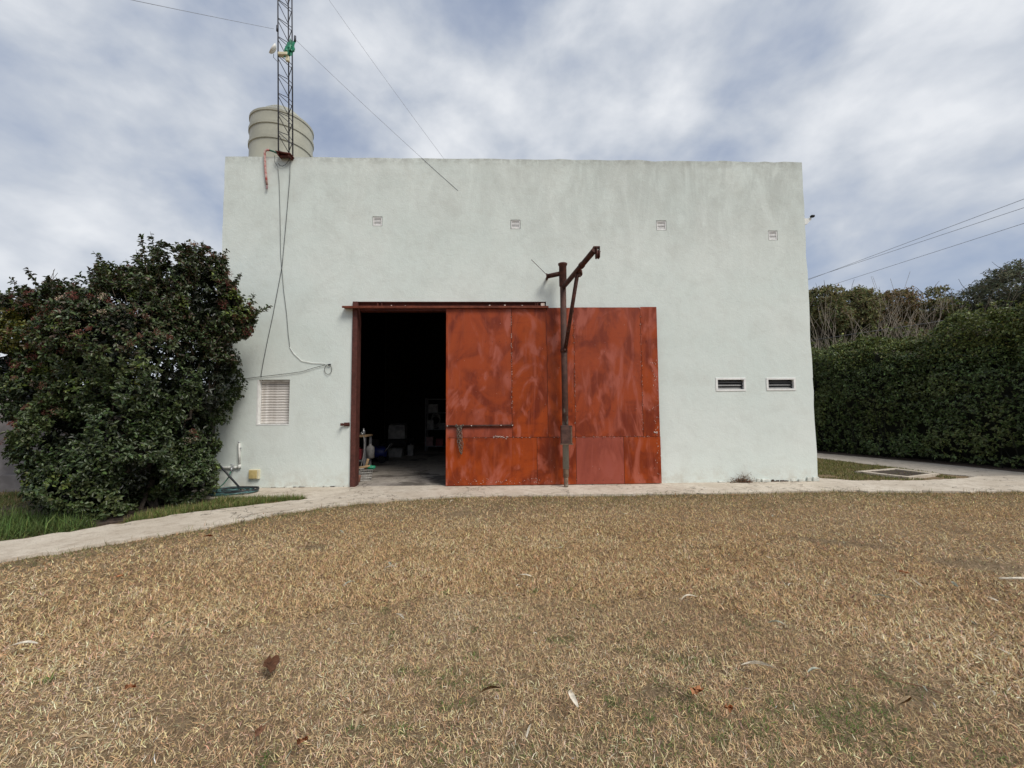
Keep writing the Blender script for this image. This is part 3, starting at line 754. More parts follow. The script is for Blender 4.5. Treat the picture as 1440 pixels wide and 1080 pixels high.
for v in bm.verts:
    n = 1+0.55*math.sin(v.co.x*5+v.co.z*4)*math.sin(v.co.y*6-v.co.z*3)+random.uniform(-0.15, 0.15)
    v.co = Vector((v.co.x*0.085*n+0.02*v.co.z, v.co.y*0.05*n, v.co.z*0.16*n))
me = bpy.data.meshes.new('rag'); bm.to_mesh(me); bm.free(); me.materials.append(M['green'])
rg = tag(link(bpy.data.objects.new('plastic_rag', me)), 'torn green plastic rag caught on the lattice mast', 'rag'); rg.location = (-4.71, -0.01, 8.93); rg.rotation_euler = (0, 0.25, 0)

# guy wires and hanging cables
def wire(name, pts, r_, mat, label, cat, group=None, n=5):
    o = MB().tube(pts, r_, n).build(name, mat); return tag(o, label, cat, group)
def sag(a, c, s_, n=14):
    a, c = Vector(a), Vector(c); return [a.lerp(c, k/n)-Vector((0, 0, s_*4*(k/n)*(1-k/n))) for k in range(n+1)]
wire('guy_wire', sag((-4.61, 0.0, 9.15), (-1.254, -0.004, 5.958), 0.035), 0.0036, M['wiregrey'], 'guy wire running from the mast down to the upper front wall', 'guy wire', 'guy wires of the mast')
wire('guy_wire', sag((-5.04, -0.02, 9.35), (-4.88, -11.2, 0.0), 0.05), 0.0036, M['wiregrey'], 'guy wire running from the mast out over the lawn to the upper left', 'guy wire', 'guy wires of the mast')
wire('guy_wire', sag((-5.10, 0.10, 11.8), (-1.50, 0.15, 6.635), 0.06), 0.0030, M['wiregrey'], 'faintest guy wire dropping from the mast top to the parapet', 'guy wire', 'guy wires of the mast')
MB().tube([(-4.61, 0.0, 9.10), (-4.61, 0.0, 9.22)], 0.022, 7).build('wire_clamp', M['lattice'], ms).location = (4.74, -0.05, -6.62)
MB().tube([(-4.965, -0.02, 9.30), (-4.965, -0.02, 9.42)], 0.022, 7).build('wire_clamp', M['lattice'], ms).location = (4.74, -0.05, -6.62)
y_ = -0.022
wire('cable', [(-4.60, -0.12, 6.60), (-4.62, -0.05, 6.50), (-4.63, y_, 6.2), (-4.67, y_, 5.46), (-4.735, y_, 4.37), (-4.80, y_, 3.95), (-4.885, y_, 3.4), (-4.98, y_, 2.87), (-5.05, y_, 2.45), (-5.085, -0.02, 2.19), (-5.09, 0.05, 2.09)], 0.0052, M['wire'],
     'dark cable running down the wall from the mast to the shuttered window', 'cable', 'cables on the front wall')
wire('cable', [(-4.90, -0.10, 6.60), (-4.93, -0.045, 6.50), (-4.87, -0.03, 6.40), (-4.845, -0.014, 6.1), (-4.81, -0.014, 5.46), (-4.775, -0.014, 4.6), (-4.70, -0.014, 3.9), (-4.63, -0.014, 3.43), (-4.585, -0.014, 3.0), (-4.548, -0.014, 2.75)], 0.0040, M['wire'],
     'thinner dark cable crossing the other one on the wall below the mast', 'cable', 'cables on the front wall')
wire('cable', [(-4.548, -0.014, 2.748), (-4.47, -0.014, 2.62), (-4.31, -0.014, 2.475), (-4.10, -0.014, 2.43), (-3.85, -0.014, 2.42)], 0.0055, M['white'],
     'white painted cable curving along the wall towards the coiled cable', 'cable', 'cables on the front wall')
loop = [(-3.79+0.07*math.sin(2*math.pi*k/18)*1.0-0.0, -0.022, 2.30+0.095*math.cos(2*math.pi*k/18)) for k in range(20)]
wire('cable', [(-5.40, -0.02, 2.125), (-5.22, y_, 2.15), (-4.95, y_, 2.18), (-4.6, y_, 2.22), (-4.3, y_, 2.26), (-4.05, y_, 2.34), (-3.85, y_, 2.39)]+loop, 0.0048, M['wire'],
     'dark cable above the shuttered window ending in a small coil', 'cable', 'cables on the front wall')
MB().tube([(-3.79, -0.03, 2.39), (-3.74, -0.03, 2.40)], 0.016, 6).build('cable_staple', M['wire'], wh)
wire('cable', [(-4.86, -0.03, 6.48), (-4.83, -0.03, 6.43), (-4.78, -0.03, 6.42), (-4.72, -0.03, 6.45), (-4.66, -0.04, 6.52), (-4.62, -0.07, 6.57)], 0.005, M['wire'],
     'short slack cable sagging under the mast base', 'cable', 'cables on the front wall')

# red pipe bent over the parapet
rp = empty('overflow_pipe', (-5.11, -0.06, 6.66)); tag(rp, 'faded red and green pipe bent over the parapet left of the mast', 'pipe')
def rpp(pts, r_, name, mat):
    o = MB().tube(pts, r_, 9).build(name, mat, rp); o.location = (5.11, 0.06, -6.66); return o
rpp([(-5.03, -0.055, 6.735), (-5.085, -0.06, 6.735), (-5.12, -0.06, 6.70), (-5.122, -0.05, 6.60), (-5.115, -0.045, 6.42), (-5.095, -0.04, 6.20), (-5.07, -0.04, 6.03)], 0.022, 'red_pipe', M['redpipe'])
rpp([(-5.03, -0.055, 6.735), (-4.95, -0.04, 6.715), (-4.86, -0.02, 6.68), (-4.80, 0.02, 6.66)], 0.017, 'green_pipe', M['greenhose'])
rpp([(-5.07, -0.04, 6.03), (-5.055, -0.04, 5.97), (-5.06, -0.045, 5.93), (-5.08, -0.045, 5.945), (-5.075, -0.04, 6.0)], 0.009, 'end_loop', M['pink'])

# ================================================================== things on the left of the wall
vt = empty('vent_pipe', (-5.43, -0.03, 0.41)); tag(vt, 'white elbowed water pipe fixed to the wall next to the flowering shrub', 'pipe')
def vp(mb, name, mat):
    o = mb.build(name, mat, vt); o.location = (5.43, 0.03, -0.41); return o
vp(MB().tube([(-5.452, -0.032, 0.88), (-5.435, -0.032, 0.44)], 0.021, 10), 'riser', M['pvc'])
vp(MB().tube([(-5.46, -0.032, 0.875), (-5.455, -0.032, 0.91)], 0.016, 8).tube([(-5.435, -0.032, 0.79), (-5.40, -0.05, 0.785)], 0.012, 6), 'cap', M['galv'])
vp(MB().tube([(-5.437, -0.032, 0.47), (-5.432, -0.032, 0.425), (-5.47, -0.032, 0.415)], 0.028, 10), 'elbow', M['pvc'])
vp(MB().tube([(-5.47, -0.032, 0.416), (-6.05, -0.032, 0.42)], 0.020, 10), 'run', M['pvc'])
vp(MB().tube([(-5.545, -0.035, 0.42), (-5.545, -0.09, 0.41), (-5.545, -0.11, 0.36)], 0.018, 8).tube([(-5.58, -0.07, 0.47), (-5.51, -0.07, 0.47)], 0.010, 6).tube([(-5.545, -0.07, 0.42), (-5.545, -0.07, 0.47)], 0.010, 6), 'tap', M['galv'])
wire('pole', [(-5.95, -0.12, 0.68), (-5.62, -0.17, 0.37), (-5.26, -0.24, 0.035)], 0.018, M['hosedark'], 'dark straight pole leaning between the shrub and the hose coil', 'pole', None, 8)
yb = MB().box(-5.246, -5.052, -0.055, -0.001, 0.194, 0.373, 0.006).build('outlet_box', M['cream']); tag(yb, 'small square yellow box on the foot of the wall', 'box')
MB().box(-5.240, -5.085, -0.062, -0.0555, 0.205, 0.362, 0.003).build('cover', M['yellow'], yb)
# coiled garden hose
pts = []
for k in range(6*28):
    a = 2*math.pi*k/28; L_ = k/28.0
    rr_ = 0.255+0.105*math.sin(L_*1.55+0.3)+0.018*math.sin(a*3+L_)
    pts.append((-5.33+0.06*math.sin(L_*1.7)+rr_*1.12*math.cos(a), -0.44+0.05*math.cos(L_*2.3)+rr_*0.92*math.sin(a), 0.034+0.010*(L_ % 3)+0.006*math.sin(a*2+L_*3)))
pts += [(-5.62, -0.50, 0.035), (-5.85, -0.60, 0.03), (-6.2, -0.62, 0.03), (-6.6, -0.75, 0.03)]
hz_ = tag(MB().tube(pts, 0.0135, 7).build('garden_hose', M['hose']), 'coiled blue-green garden hose lying on the concrete by the shrub', 'hose')
pts = []
for k in range(int(2.3*26)):
    a = 2*math.pi*k/26+0.7; L_ = k/26.0; rr_ = 0.30+0.05*math.sin(L_*2.9)
    pts.append((-5.26+0.05*L_+rr_*1.10*math.cos(a), -0.42+rr_*0.80*math.sin(a), 0.058+0.010*L_+0.006*math.sin(a*3)))
tag(MB().tube(pts, 0.012, 7).build('garden_hose', M['hosedark']), 'dark hose coiled on top of the blue-green garden hose', 'hose')
wire('tap_hose', [(-5.545, -0.115, 0.35), (-5.56, -0.14, 0.25), (-5.62, -0.20, 0.13), (-5.68, -0.28, 0.05), (-5.72, -0.36, 0.034)], 0.010, M['greenhose'], 'short green hose hanging from the tap on the white pipe', 'hose', None, 6)

# low boundary wall behind the shrub
bw = MB().box(-13.5, -6.0, 0.06, 0.26, -0.05, 2.02, 0.01).build('boundary_wall', M['greywall'])
tag(bw, 'old grey rendered boundary wall behind the flowering shrub', 'wall')
MB().box(-13.5, -6.0, -0.02, 0.059, -0.05, 0.32, 0.01).build('plinth', M['greywall'], bw)

# ================================================================== right side: drain cover, wall weeds
dc = empty('drain_cover', (8.35, 0.72, 0)); tag(dc, 'dark rusty drain cover in a pale concrete surround on the grass patch', 'drain cover')
P4 = [(7.55, 0.98), (8.86, 1.38), (9.02, 0.52), (7.92, 0.10)]
cxy = (sum(p[0] for p in P4)/4, sum(p[1] for p in P4)/4)
def shr(s_): return [(cxy[0]+(p[0]-cxy[0])*s_, cxy[1]+(p[1]-cxy[1])*s_) for p in P4]
b = MB()
o4, i4 = shr(1.0), shr(0.80)
for k in range(4):
    q = [o4[k], o4[(k+1) % 4], i4[(k+1) % 4], i4[k]]; b.prism(q, -0.05, 0.052+0.002*k, 'z')
fr = b.build('surround', M['concrete'], dc); fr.location = (-8.35, -0.72, 0)
o = MB().prism(shr(0.795), -0.04, 0.034, 'z').build('lid', M['grate'], dc); o.location = (-8.35, -0.72, 0)

# ================================================================== inside the workshop
def thing(name, label, cat, loc=(0, 0, 0), rz=0.0):
    o = empty(name, loc); o.rotation_euler = (0, 0, rz); return tag(o, label, cat)
bk = thing('wire_basket', 'wire basket on the floor just inside the open doorway', 'basket', (-3.30, 0.80, 0.015), 0.25)
def basket_ring(z, s_): return [(-0.15*s_, -0.12*s_, z), (0.15*s_, -0.12*s_, z), (0.15*s_, 0.12*s_, z), (-0.15*s_, 0.12*s_, z)]
b = MB()
for z, s_ in ((0.0, 0.78), (0.055, 0.84), (0.11, 0.90), (0.165, 0.95), (0.22, 1.0)): b.tube(basket_ring(z, s_), 0.0075, 5, closed=True)
for k in range(8):
    t_ = k/7*2-1
    for sx, sy in ((t_, -1), (t_, 1), (1, t_), (-1, t_)):
        b.tube([(0.15*0.78*sx, 0.12*0.78*sy, 0), (0.15*sx, 0.12*sy, 0.22)], 0.0055, 4)
    b.tube([(0.15*0.78*t_, -0.12*0.78, 0), (0.15*0.78*t_, 0.12*0.78, 0)], 0.0032, 4)
b.build('wire_mesh', M['wirebasket'], bk)
MB().tube(basket_ring(0.222, 1.02), 0.008, 6, closed=True).build('rim', M['wirebasket'], bk)
bd = tag(MB().box(-0.16, 0.16, -0.03, 0.03, 0, 0.035, 0.004).build('wood_offcut', M['wood']), 'short raw wood offcut lying across the wire basket', 'wood'); bd.location = (-3.36, 0.78, 0.27); bd.rotation_euler = (0.1, -0.12, 0.35)
bd = tag(MB().box(-0.025, 0.025, -0.02, 0.02, 0, 0.26, 0.004).build('wood_offcut', M['wood']), 'upright wood offcut sticking out of the wire basket', 'wood'); bd.location = (-3.33, 0.86, 0.20); bd.rotation_euler = (0.1, 0.25, 0.3)
bm = bmesh.new(); bmesh.ops.create_icosphere(bm, subdivisions=2, radius=1)
for v in bm.verts: v.co = Vector((v.co.x*0.10, v.co.y*0.08, v.co.z*0.05*(1+0.5*math.sin(v.co.x*7+v.co.y*5))))
me = bpy.data.meshes.new('cloth'); bm.to_mesh(me); bm.free(); me.materials.append(M['green'])
cl = tag(link(bpy.data.objects.new('cloth', me)), 'crumpled green cloth in the wire basket', 'cloth'); cl.location = (-3.20, 0.86, 0.27)
fp = tag(MB().lathe([(0.0, 0.0), (0.06, 0.0), (0.085, 0.14), (0.09, 0.15), (0.078, 0.15), (0.055, 0.02), (0, 0.02)], n=16).build('flower_pot', M['terracotta']), 'small terracotta pot beside the door jamb', 'pot'); fp.location = (-3.37, 0.52, 0.015); fp.scale = (0.8, 0.8, 0.9)
# tool bench
tb = thing('tool_bench', 'small cluttered wooden bench just inside the doorway', 'bench', (-3.86, 1.75, 0.015))
MB().box(-0.45, 0.34, -0.25, 0.25, 0.86, 0.90, 0.005).build('bench_top', M['wood'], tb)
for sx in (-0.40, 0.30):
    for sy in (-0.21, 0.21): MB().box(sx-0.025, sx+0.025, sy-0.025, sy+0.025, 0, 0.859).build('leg', M['greyplastic'], tb)
MB().box(-0.42, 0.31, -0.22, 0.22, 0.30, 0.33).build('lower_shelf', M['greyplastic'], tb)
def place(o, loc, label, cat, rz=0.0):
    o.location = loc; o.rotation_euler = (0, 0, rz); return tag(o, label, cat)
place(MB().lathe([(0.04, 0), (0.045, 0.01), (0.045, 0.10), (0.02, 0.13), (0.02, 0.16), (0, 0.162)], n=14).build('oil_can', M['chrome']), (-3.63, 1.66, 0.916), 'shiny metal can standing on the tool bench', 'can')
place(MB().tube([(0, 0, 0.02), (0.12, 0.02, 0.03)], 0.02, 8).tube([(0.03, 0, 0.05), (0.09, 0.04, 0.06)], 0.018, 8).build('spanner', M['chrome']), (-3.72, 1.60, 0.914), 'bright metal tool lying on the tool bench', 'tool')
place(MB().lathe([(0.0, 0), (0.10, 0), (0.10, 0.24), (0.06, 0.29), (0.035, 0.30), (0.035, 0.34), (0, 0.34)], n=14).build('jerry_can', M['offwhite']), (-3.56, 1.95, 0.346), 'off-white plastic can on the lower shelf of the tool bench', 'can')
place(MB().box(-0.09, 0.09, -0.10, 0.10, 0, 0.24, 0.02).box(-0.03, 0.03, -0.02, 0.02, 0.24, 0.28).build('motor_housing', M['red']), (-3.74, 1.68, 0.346), 'dull red motor housing on the lower shelf of the tool bench', 'motor')
pts = [(-3.57, 1.48, 0.90), (-3.53, 1.45, 0.75), (-3.53, 1.42, 0.55), (-3.57, 1.42, 0.35), (-3.62, 1.45, 0.18), (-3.55, 1.40, 0.04), (-3.45, 1.3, 0.03)]
wire('air_hose', pts, 0.010, M['offwhite'], 'pale hose hanging off the front of the tool bench', 'hose', None, 6)
# portable compressor in blue with wheels
bc = thing('air_compressor', 'blue air compressor with wheels on the workshop floor', 'compressor', (-3.98, 3.75, 0.015))
MB().lathe([(0.0, -0.34), (0.11, -0.33), (0.165, -0.27), (0.17, 0.27), (0.11, 0.33), (0.0, 0.34)], n=18).build('air_tank', M['blue'], bc)
bc.children[-1].location = (0, 0, 0.29); bc.children[-1].rotation_euler = (0, R(90), 0)
MB().box(-0.14, 0.12, -0.10, 0.10, 0.462, 0.66, 0.03).build('pump_head', M['rubber'], bc)
for s_ in (-1, 1): MB().tube([(0.24, s_*0.17, 0.10), (0.24, s_*0.205, 0.10)], 0.10, 16).build('wheel', M['rubber'], bc)
MB().tube([(-0.26, -0.12, 0.0), (-0.26, -0.10, 0.17)], 0.012, 6).tube([(-0.26, 0.12, 0.0), (-0.26, 0.10, 0.17)], 0.012, 6).build('stand', M['wirebasket'], bc)
MB().tube([(0.30, -0.14, 0.30), (0.46, -0.14, 0.52), (0.46, 0.14, 0.52), (0.30, 0.14, 0.30)], 0.014, 6).build('handle', M['offwhite'], bc)
# mini tractor shape under an off-white cover at the back
rm = thing('ride_on_mower', 'ride-on mower with an off-white bonnet at the back of the workshop', 'mower', (-3.85, 6.0, 0.015), 0.1)
MB().box(-0.32, 0.32, -0.55, 0.45, 0.28, 0.55, 0.04).build('chassis', M['rubber'], rm)
MB().prism([(-0.60, 0.55), (0.05, 0.55), (0.08, 0.85), (-0.02, 1.02), (-0.50, 0.98), (-0.62, 0.80)], -0.26, 0.26, 'x').build('bonnet', M['offwhite'], rm)
MB().box(-0.22, 0.22, 0.25, 0.62, 0.56, 0.66, 0.03).box(-0.22, 0.22, 0.58, 0.66, 0.66, 1.02, 0.03).build('seat', M['rubber'], rm)
for sx in (-0.36, 0.36):
    MB().tube([(sx-0.06, -0.42, 0.18), (sx+0.06, -0.42, 0.18)], 0.18, 16).build('wheel', M['rubber'], rm)
    MB().tube([(sx-0.08, 0.40, 0.25), (sx+0.08, 0.40, 0.25)], 0.25, 16).build('wheel', M['rubber'], rm)
MB().tube([(0, 0.02, 0.98), (0, 0.16, 1.15)], 0.015, 6).tube([(0.17*math.cos(k*math.pi/8), 0.18+0.05*math.sin(k*math.pi/8), 1.16+0.13*math.sin(k*math.pi/8)) for k in range(16)], 0.012, 6, closed=True).build('steering_wheel', M['rubber'], rm)
place(MB().box(-0.21, 0.21, -0.15, 0.15, 0, 0.24, 0.01).box(-0.22, 0.22, -0.16, 0.16, 0.241, 0.27, 0.005).build('storage_crate', M['offwhite']), (-3.72, 5.1, 0.015), 'off-white storage crate on the floor in front of the mower', 'crate')
place(MB().box(-0.09, 0.09, -0.09, 0.09, 0, 0.34, 0.01).tube([(0, 0, 0.34), (0, 0, 0.38)], 0.03, 10).build('jug', M['offwhite']), (-3.33, 5.45, 0.015), 'tall pale jug on the floor right of the storage crate', 'jug')
ss = thing('steel_shelf', 'steel shelf rack at the back of the workshop', 'shelf', (-2.55, 7.0, 0.015))
for sx in (-0.55, 0.55):
    for sy in (-0.2, 0.2): MB().box(sx-0.02, sx+0.02, sy-0.02, sy+0.02, 0, 1.9).build('upright', M['greyplastic'], ss)
for z in (0.15, 0.75, 1.35, 1.85): MB().box(-0.528, 0.528, -0.178, 0.178, z, z+0.03).build('shelf_board', M['greyplastic'], ss)
for i, (x, z, w_, h_, m_, lb_) in enumerate(((-3.0, 0.18, 0.30, 0.32, 'pink', 'faded pink box on the bottom board of the steel shelf'), (-2.62, 0.18, 0.26, 0.26, 'red', 'dull red box on the bottom board of the steel shelf'),
        (-2.95, 0.78, 0.24, 0.34, 'offwhite', 'pale bundle on the middle board of the steel shelf'), (-2.45, 0.78, 0.40, 0.22, 'greyplastic', 'grey box on the middle board of the steel shelf'), (-2.85, 1.38, 0.34, 0.30, 'offwhite', 'pale box on the upper board of the steel shelf'))):
    place(MB().box(-w_/2, w_/2, -0.14, 0.14, 0, h_, 0.008).box(-w_/2+0.01, w_/2-0.01, -0.143, -0.1402, h_*0.7, h_*0.9).build('box', M[m_]), (x, 7.0, 0.015+z), lb_, 'box')
hs = []
for k in range(40):
    a = k*0.5; hs.append((-2.72+0.16*math.cos(a), 6.70+0.05*math.sin(k*1.3), 1.05+0.22*math.sin(a)+0.004*k))
wire('clear_hose', hs, 0.013, M['offwhite'], 'clear plastic hose hung in a coil on the steel shelf', 'hose', None, 6)

# ================================================================== VEGETATION
def leaf_mesh(P, D, N, L, Wd, col, mat, name, parent, fold=0.25, curl=0.2, hexa=True):
    """P base points, D leaf directions, N approx normals: folded leaves, 4 tris (hexa) or 2 tris each"""
    n = len(P)
    D = D/np.linalg.norm(D, axis=1, keepdims=True)
    Sd = np.cross(D, N); Sd /= np.maximum(np.linalg.norm(Sd, axis=1, keepdims=True), 1e-6)
    U = np.cross(Sd, D)
    L = L[:, None]; Wd = Wd[:, None]
    tip = P+D*L-U*L*curl
    if hexa:
        m1, m2 = P+D*L*0.35, P+D*L*0.72-U*L*curl*0.4
        V = np.stack([P, m1+Sd*Wd*0.5+U*Wd*fold, m2+Sd*Wd*0.42+U*Wd*fold, tip, m2-Sd*Wd*0.42+U*Wd*fold, m1-Sd*Wd*0.5+U*Wd*fold, ], 1)
        T0 = np.array([[0, 2, 1], [0, 3, 2], [0, 4, 3], [0, 5, 4]]); k = 6
    else:
        m = P+D*L*0.45
        V = np.stack([P, m+Sd*Wd*0.5+U*Wd*fold, tip, m-Sd*Wd*0.5+U*Wd*fold], 1)
        T0 = np.array([[0, 2, 1], [0, 3, 2]]); k = 4
    T = (np.arange(n)[:, None, None]*k+T0[None]).reshape(-1, 3)
    return np_mesh(name, V.reshape(-1, 3), T, mat, np.repeat(col, k, axis=0), parent)
def unit(v): return v/np.maximum(np.linalg.norm(v, axis=1, keepdims=True), 1e-9)
def rosettes(tips, axes, per, Lr, wr, spread=(0.35, 1.0), droop=0.0, stem=0.06):
    """per leaves around every twig tip"""
    n = len(tips); t = np.repeat(tips, per, 0); a = np.repeat(unit(axes), per, 0)
    r = rng.normal(size=(n*per, 3)); r = unit(r-a*(r*a).sum(1, keepdims=True))
    sp = rng.uniform(*spread, size=(n*per, 1))
    d = unit(a*np.cos(sp*1.5)+r*np.sin(sp*1.5)); d[:, 2] -= droop
    P = t+a*rng.uniform(-stem, stem*0.3, size=(n*per, 1))
    Nn = unit(a*1.0+rng.normal(size=(n*per, 3))*0.35+np.array([0, 0, 0.5]))
    L = rng.uniform(*Lr, size=n*per); Wd = L*rng.uniform(*wr, size=n*per)
    return P, d, Nn, L, Wd
def lobes_points(lobes, dens, lo=0.86, hi=1.06, inner=0.80):
    """points through the outer shell of a union of ellipsoids, with outward axes"""
    Pt, Ax = [], []
    for (cx, cy, cz, rx, ry, rz) in lobes:
        area = 4*math.pi*((rx*ry)**1.6/3+(rx*rz)**1.6/3+(ry*rz)**1.6/3)**(1/1.6)
        n = int(area*dens); u = unit(rng.normal(size=(n, 3)))
        rr_ = rng.uniform(lo, hi, size=(n, 1)); q = np.array([cx, cy, cz])+u*rr_*np.array([rx, ry, rz])
        Pt.append(q); Ax.append(unit(u/np.array([rx, ry, rz])))
    Pt, Ax = np.concatenate(Pt), np.concatenate(Ax)
    keep = np.ones(len(Pt), bool)
    for (cx, cy, cz, rx, ry, rz) in lobes:
        e_ = (((Pt-np.array([cx, cy, cz]))/np.array([rx, ry, rz]))**2).sum(1); keep &= e_ > inner**2
    return Pt[keep], Ax[keep]
def lump(Pt, Ax, amp, scale):
    return Pt+Ax*((vnoise(Pt, scale)-0.5)*2*amp)[:, None]
def shade(base, n, var=0.25):
    c = np.array(base)[None]*np.exp(rng.normal(0, var, size=(n, 1)))*np.exp(rng.normal(0, 0.08, size=(n, 3))); return np.clip(c, 0.002, 0.9)
def limb(mb, a, c, r0, r1, wob=0.08, n=6, sides=6):
    a, c = Vector(a), Vector(c); pts = []
    for k in range(n+1):
        p = a.lerp(c, k/n)
        if 0 < k < n: p = p+Vector((random.gauss(0, wob), random.gauss(0, wob), random.gauss(0, wob*0.5)))*(a-c).length*0.25
        pts.append(p)
    mb.tube(pts, [r0+(r1-r0)*k/n for k in range(n+1)], sides)
    return pts

# ---- flowering shrub on the left
sh = empty('flowering_shrub', (-6.3, -1.3, 0)); tag(sh, 'tall dark evergreen shrub with reddish flower clusters left of the warehouse', 'shrub')
LOB = [(-6.30, -1.15, 2.35, 1.30, 1.15, 1.45), (-5.80, -1.05, 3.42, 0.78, 0.75, 0.78), (-5.62, -1.0, 3.95, 0.34, 0.34, 0.36), (-5.40, -0.95, 3.00, 0.56, 0.56, 0.50), (-5.62, -1.0, 1.95, 0.68, 0.62, 0.80),
       (-5.80, -1.1, 1.0, 0.62, 0.60, 0.72), (-5.72, -1.15, 0.50, 0.55, 0.52, 0.50), (-6.30, -1.60, 0.85, 1.0, 0.88, 0.88), (-6.35, -1.95, 0.50, 0.82, 0.60, 0.58), (-7.30, -1.15, 2.75, 1.00, 0.90, 0.72),
       (-8.35, -1.0, 2.75, 0.85, 0.75, 0.62), (-7.45, -1.25, 1.95, 0.72, 0.70, 0.70), (-7.05, -1.50, 1.10, 0.52, 0.56, 0.62), (-6.60, -1.0, 3.55, 0.55, 0.5, 0.50), (-7.95, -1.1, 3.35, 0.26, 0.26, 0.34), (-7.25, -1.1, 3.35, 0.22, 0.22, 0.30), (-8.75, -0.85, 2.15, 0.62, 0.55, 0.50), (-5.15, -0.95, 3.15, 0.36, 0.36, 0.36)]
tp, ax = lobes_points(LOB, 480, 0.80, 1.03, 0.84)
tp = lump(tp, ax, 0.26, 1.9); tp = lump(tp, ax, 0.18, 4.4)
hole = (vnoise(tp, 3.0) > 0.35) & (tp[:, 0] < -4.68) & ~((tp[:, 0] > -5.27) & (tp[:, 2] < 2.35) & (tp[:, 2] > 0.9))        # gaps between branches
tp, ax = tp[hole & (tp[:, 2] > 0.04)], ax[hole & (tp[:, 2] > 0.04)]
ax = unit(ax+np.array([0, -0.1, 0.45])+rng.normal(size=ax.shape)*0.28)
# shoots that break the outline
top = np.where((ax[:, 2] > 0.45) & (tp[:, 2] > 2.7))[0]; top = rng.choice(top, 190, replace=False)
shp, sha = [], []
tw = MB()
for i in top:
    Ls = random.uniform(0.10, 0.42); d = unit((ax[i]+np.array([0, 0, 0.8])+rng.normal(size=3)*0.25)[None])[0]
    tw.tube([tp[i]-d*0.15, tp[i]+d*Ls*0.5+rng.normal(size=3)*0.01, tp[i]+d*Ls], [0.006, 0.004, 0.002], 4)
    for k in range(int(Ls/0.05)): shp.append(tp[i]+d*(k*0.05+0.03)); sha.append(unit((d+rng.normal(size=3)*0.5)[None])[0])
tp2 = np.concatenate([tp, np.array(shp)]); ax2 = np.concatenate([ax, np.array(sha)])
P, D, Nn, L, Wd = rosettes(tp2, ax2, 7, (0.036, 0.074), (0.42, 0.58), (0.35, 1.1), 0.10)
n = len(P); g = np.repeat(vnoise(tp2, 1.3), 7); yl = np.repeat(vnoise(tp2+31.0, 3.1), 7)
col = shade((0.046, 0.066, 0.023), n, 0.40)
col[g > 0.55] = shade((0.070, 0.094, 0.032), int((g > 0.55).sum()), 0.28)
up = np.repeat(tp2[:, 2] > 2.3, 7) & (rng.random(n) < 0.28); col[up] = shade((0.062, 0.044, 0.024), int(up.sum()), 0.3)
m_ = (yl > 0.71) & (rng.random(n) < 0.6); col[m_] = shade((0.105, 0.135, 0.030), int(m_.sum()), 0.25)
m_ = np.repeat((tp2[:, 0] < -7.3) & (np.abs(tp2[:, 2]-2.75) < 0.32) & (tp2[:, 1] < -1.5), 7) & (rng.random(n) < 0.7); col[m_] = shade((0.12, 0.115, 0.020), int(m_.sum()), 0.25)
leaf_mesh(P, D, Nn, L, Wd, col, M['leaf'], 'foliage', sh).location = (6.3, 1.3, 0)
# inner leaves keep the middle dark and deep
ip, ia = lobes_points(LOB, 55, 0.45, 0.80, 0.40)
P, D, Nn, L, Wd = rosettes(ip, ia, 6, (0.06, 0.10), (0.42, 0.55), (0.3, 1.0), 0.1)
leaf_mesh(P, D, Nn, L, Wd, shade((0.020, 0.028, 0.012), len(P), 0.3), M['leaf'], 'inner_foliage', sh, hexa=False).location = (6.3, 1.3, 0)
# reddish flower clusters, a few with open cream blossom
fs_ = np.where((ax[:, 1] < 0.2) & (vnoise(tp, 1.1) > 0.40) & (tp[:, 2] > 0.9))[0]; fs_ = rng.choice(fs_, 330, replace=False)
Pq = []; Cq = []
for i in fs_:
    k = 46; a_ = ax[i]; c_ = tp[i]+a_*0.060
    q = rng.normal(size=(k, 3)); q -= a_*(q@a_)[:, None]*0.72; Pq.append(c_+unit(q)*np.sqrt(rng.random((k, 1)))*random.uniform(0.040, 0.075))
    rr_ = random.random()
    base = (0.17, 0.066, 0.052) if rr_ < 0.60 else ((0.23, 0.125, 0.09) if rr_ < 0.92 else (0.50, 0.40, 0.30))
    if c_[2] < 1.2 and rr_ > 0.6: base = (0.50, 0.38, 0.27)
    Cq.append(shade(base, k, 0.25))
Pq, Cq = np.concatenate(Pq), np.concatenate(Cq); nq = len(Pq)
tag(leaf_mesh(Pq, unit(rng.normal(size=(nq, 3))+np.array([0, -0.3, 0.6])), unit(rng.normal(size=(nq, 3))), np.full(nq, 0.019), np.full(nq, 0.014), Cq, M['petal'], 'flower_cluster', sh, hexa=False), kind='stuff').location = (6.3, 1.3, 0)
for k in range(40):
    a = (-6.3+random.uniform(-0.5, 0.5), -1.25+random.uniform(-0.35, 0.35), 0.0); i = random.randrange(len(tp)); e_ = tp[i]-ax[i]*0.38
    limb(tw, a, e_, 0.030, 0.008, 0.16, 6, 5)
for (x, z) in ((-8.0, 3.45), (-7.85, 3.5), (-7.95, 3.52)): tw.tube([(x, -1.2, z-0.3), (x+random.uniform(-0.05, 0.12), -1.2, z+0.1), (x+random.uniform(-0.1, 0.25), -1.2, z+0.38)], [0.006, 0.005, 0.003], 5)
tw.build('branches', M['bark'], sh).location = (6.3, 1.3, 0)

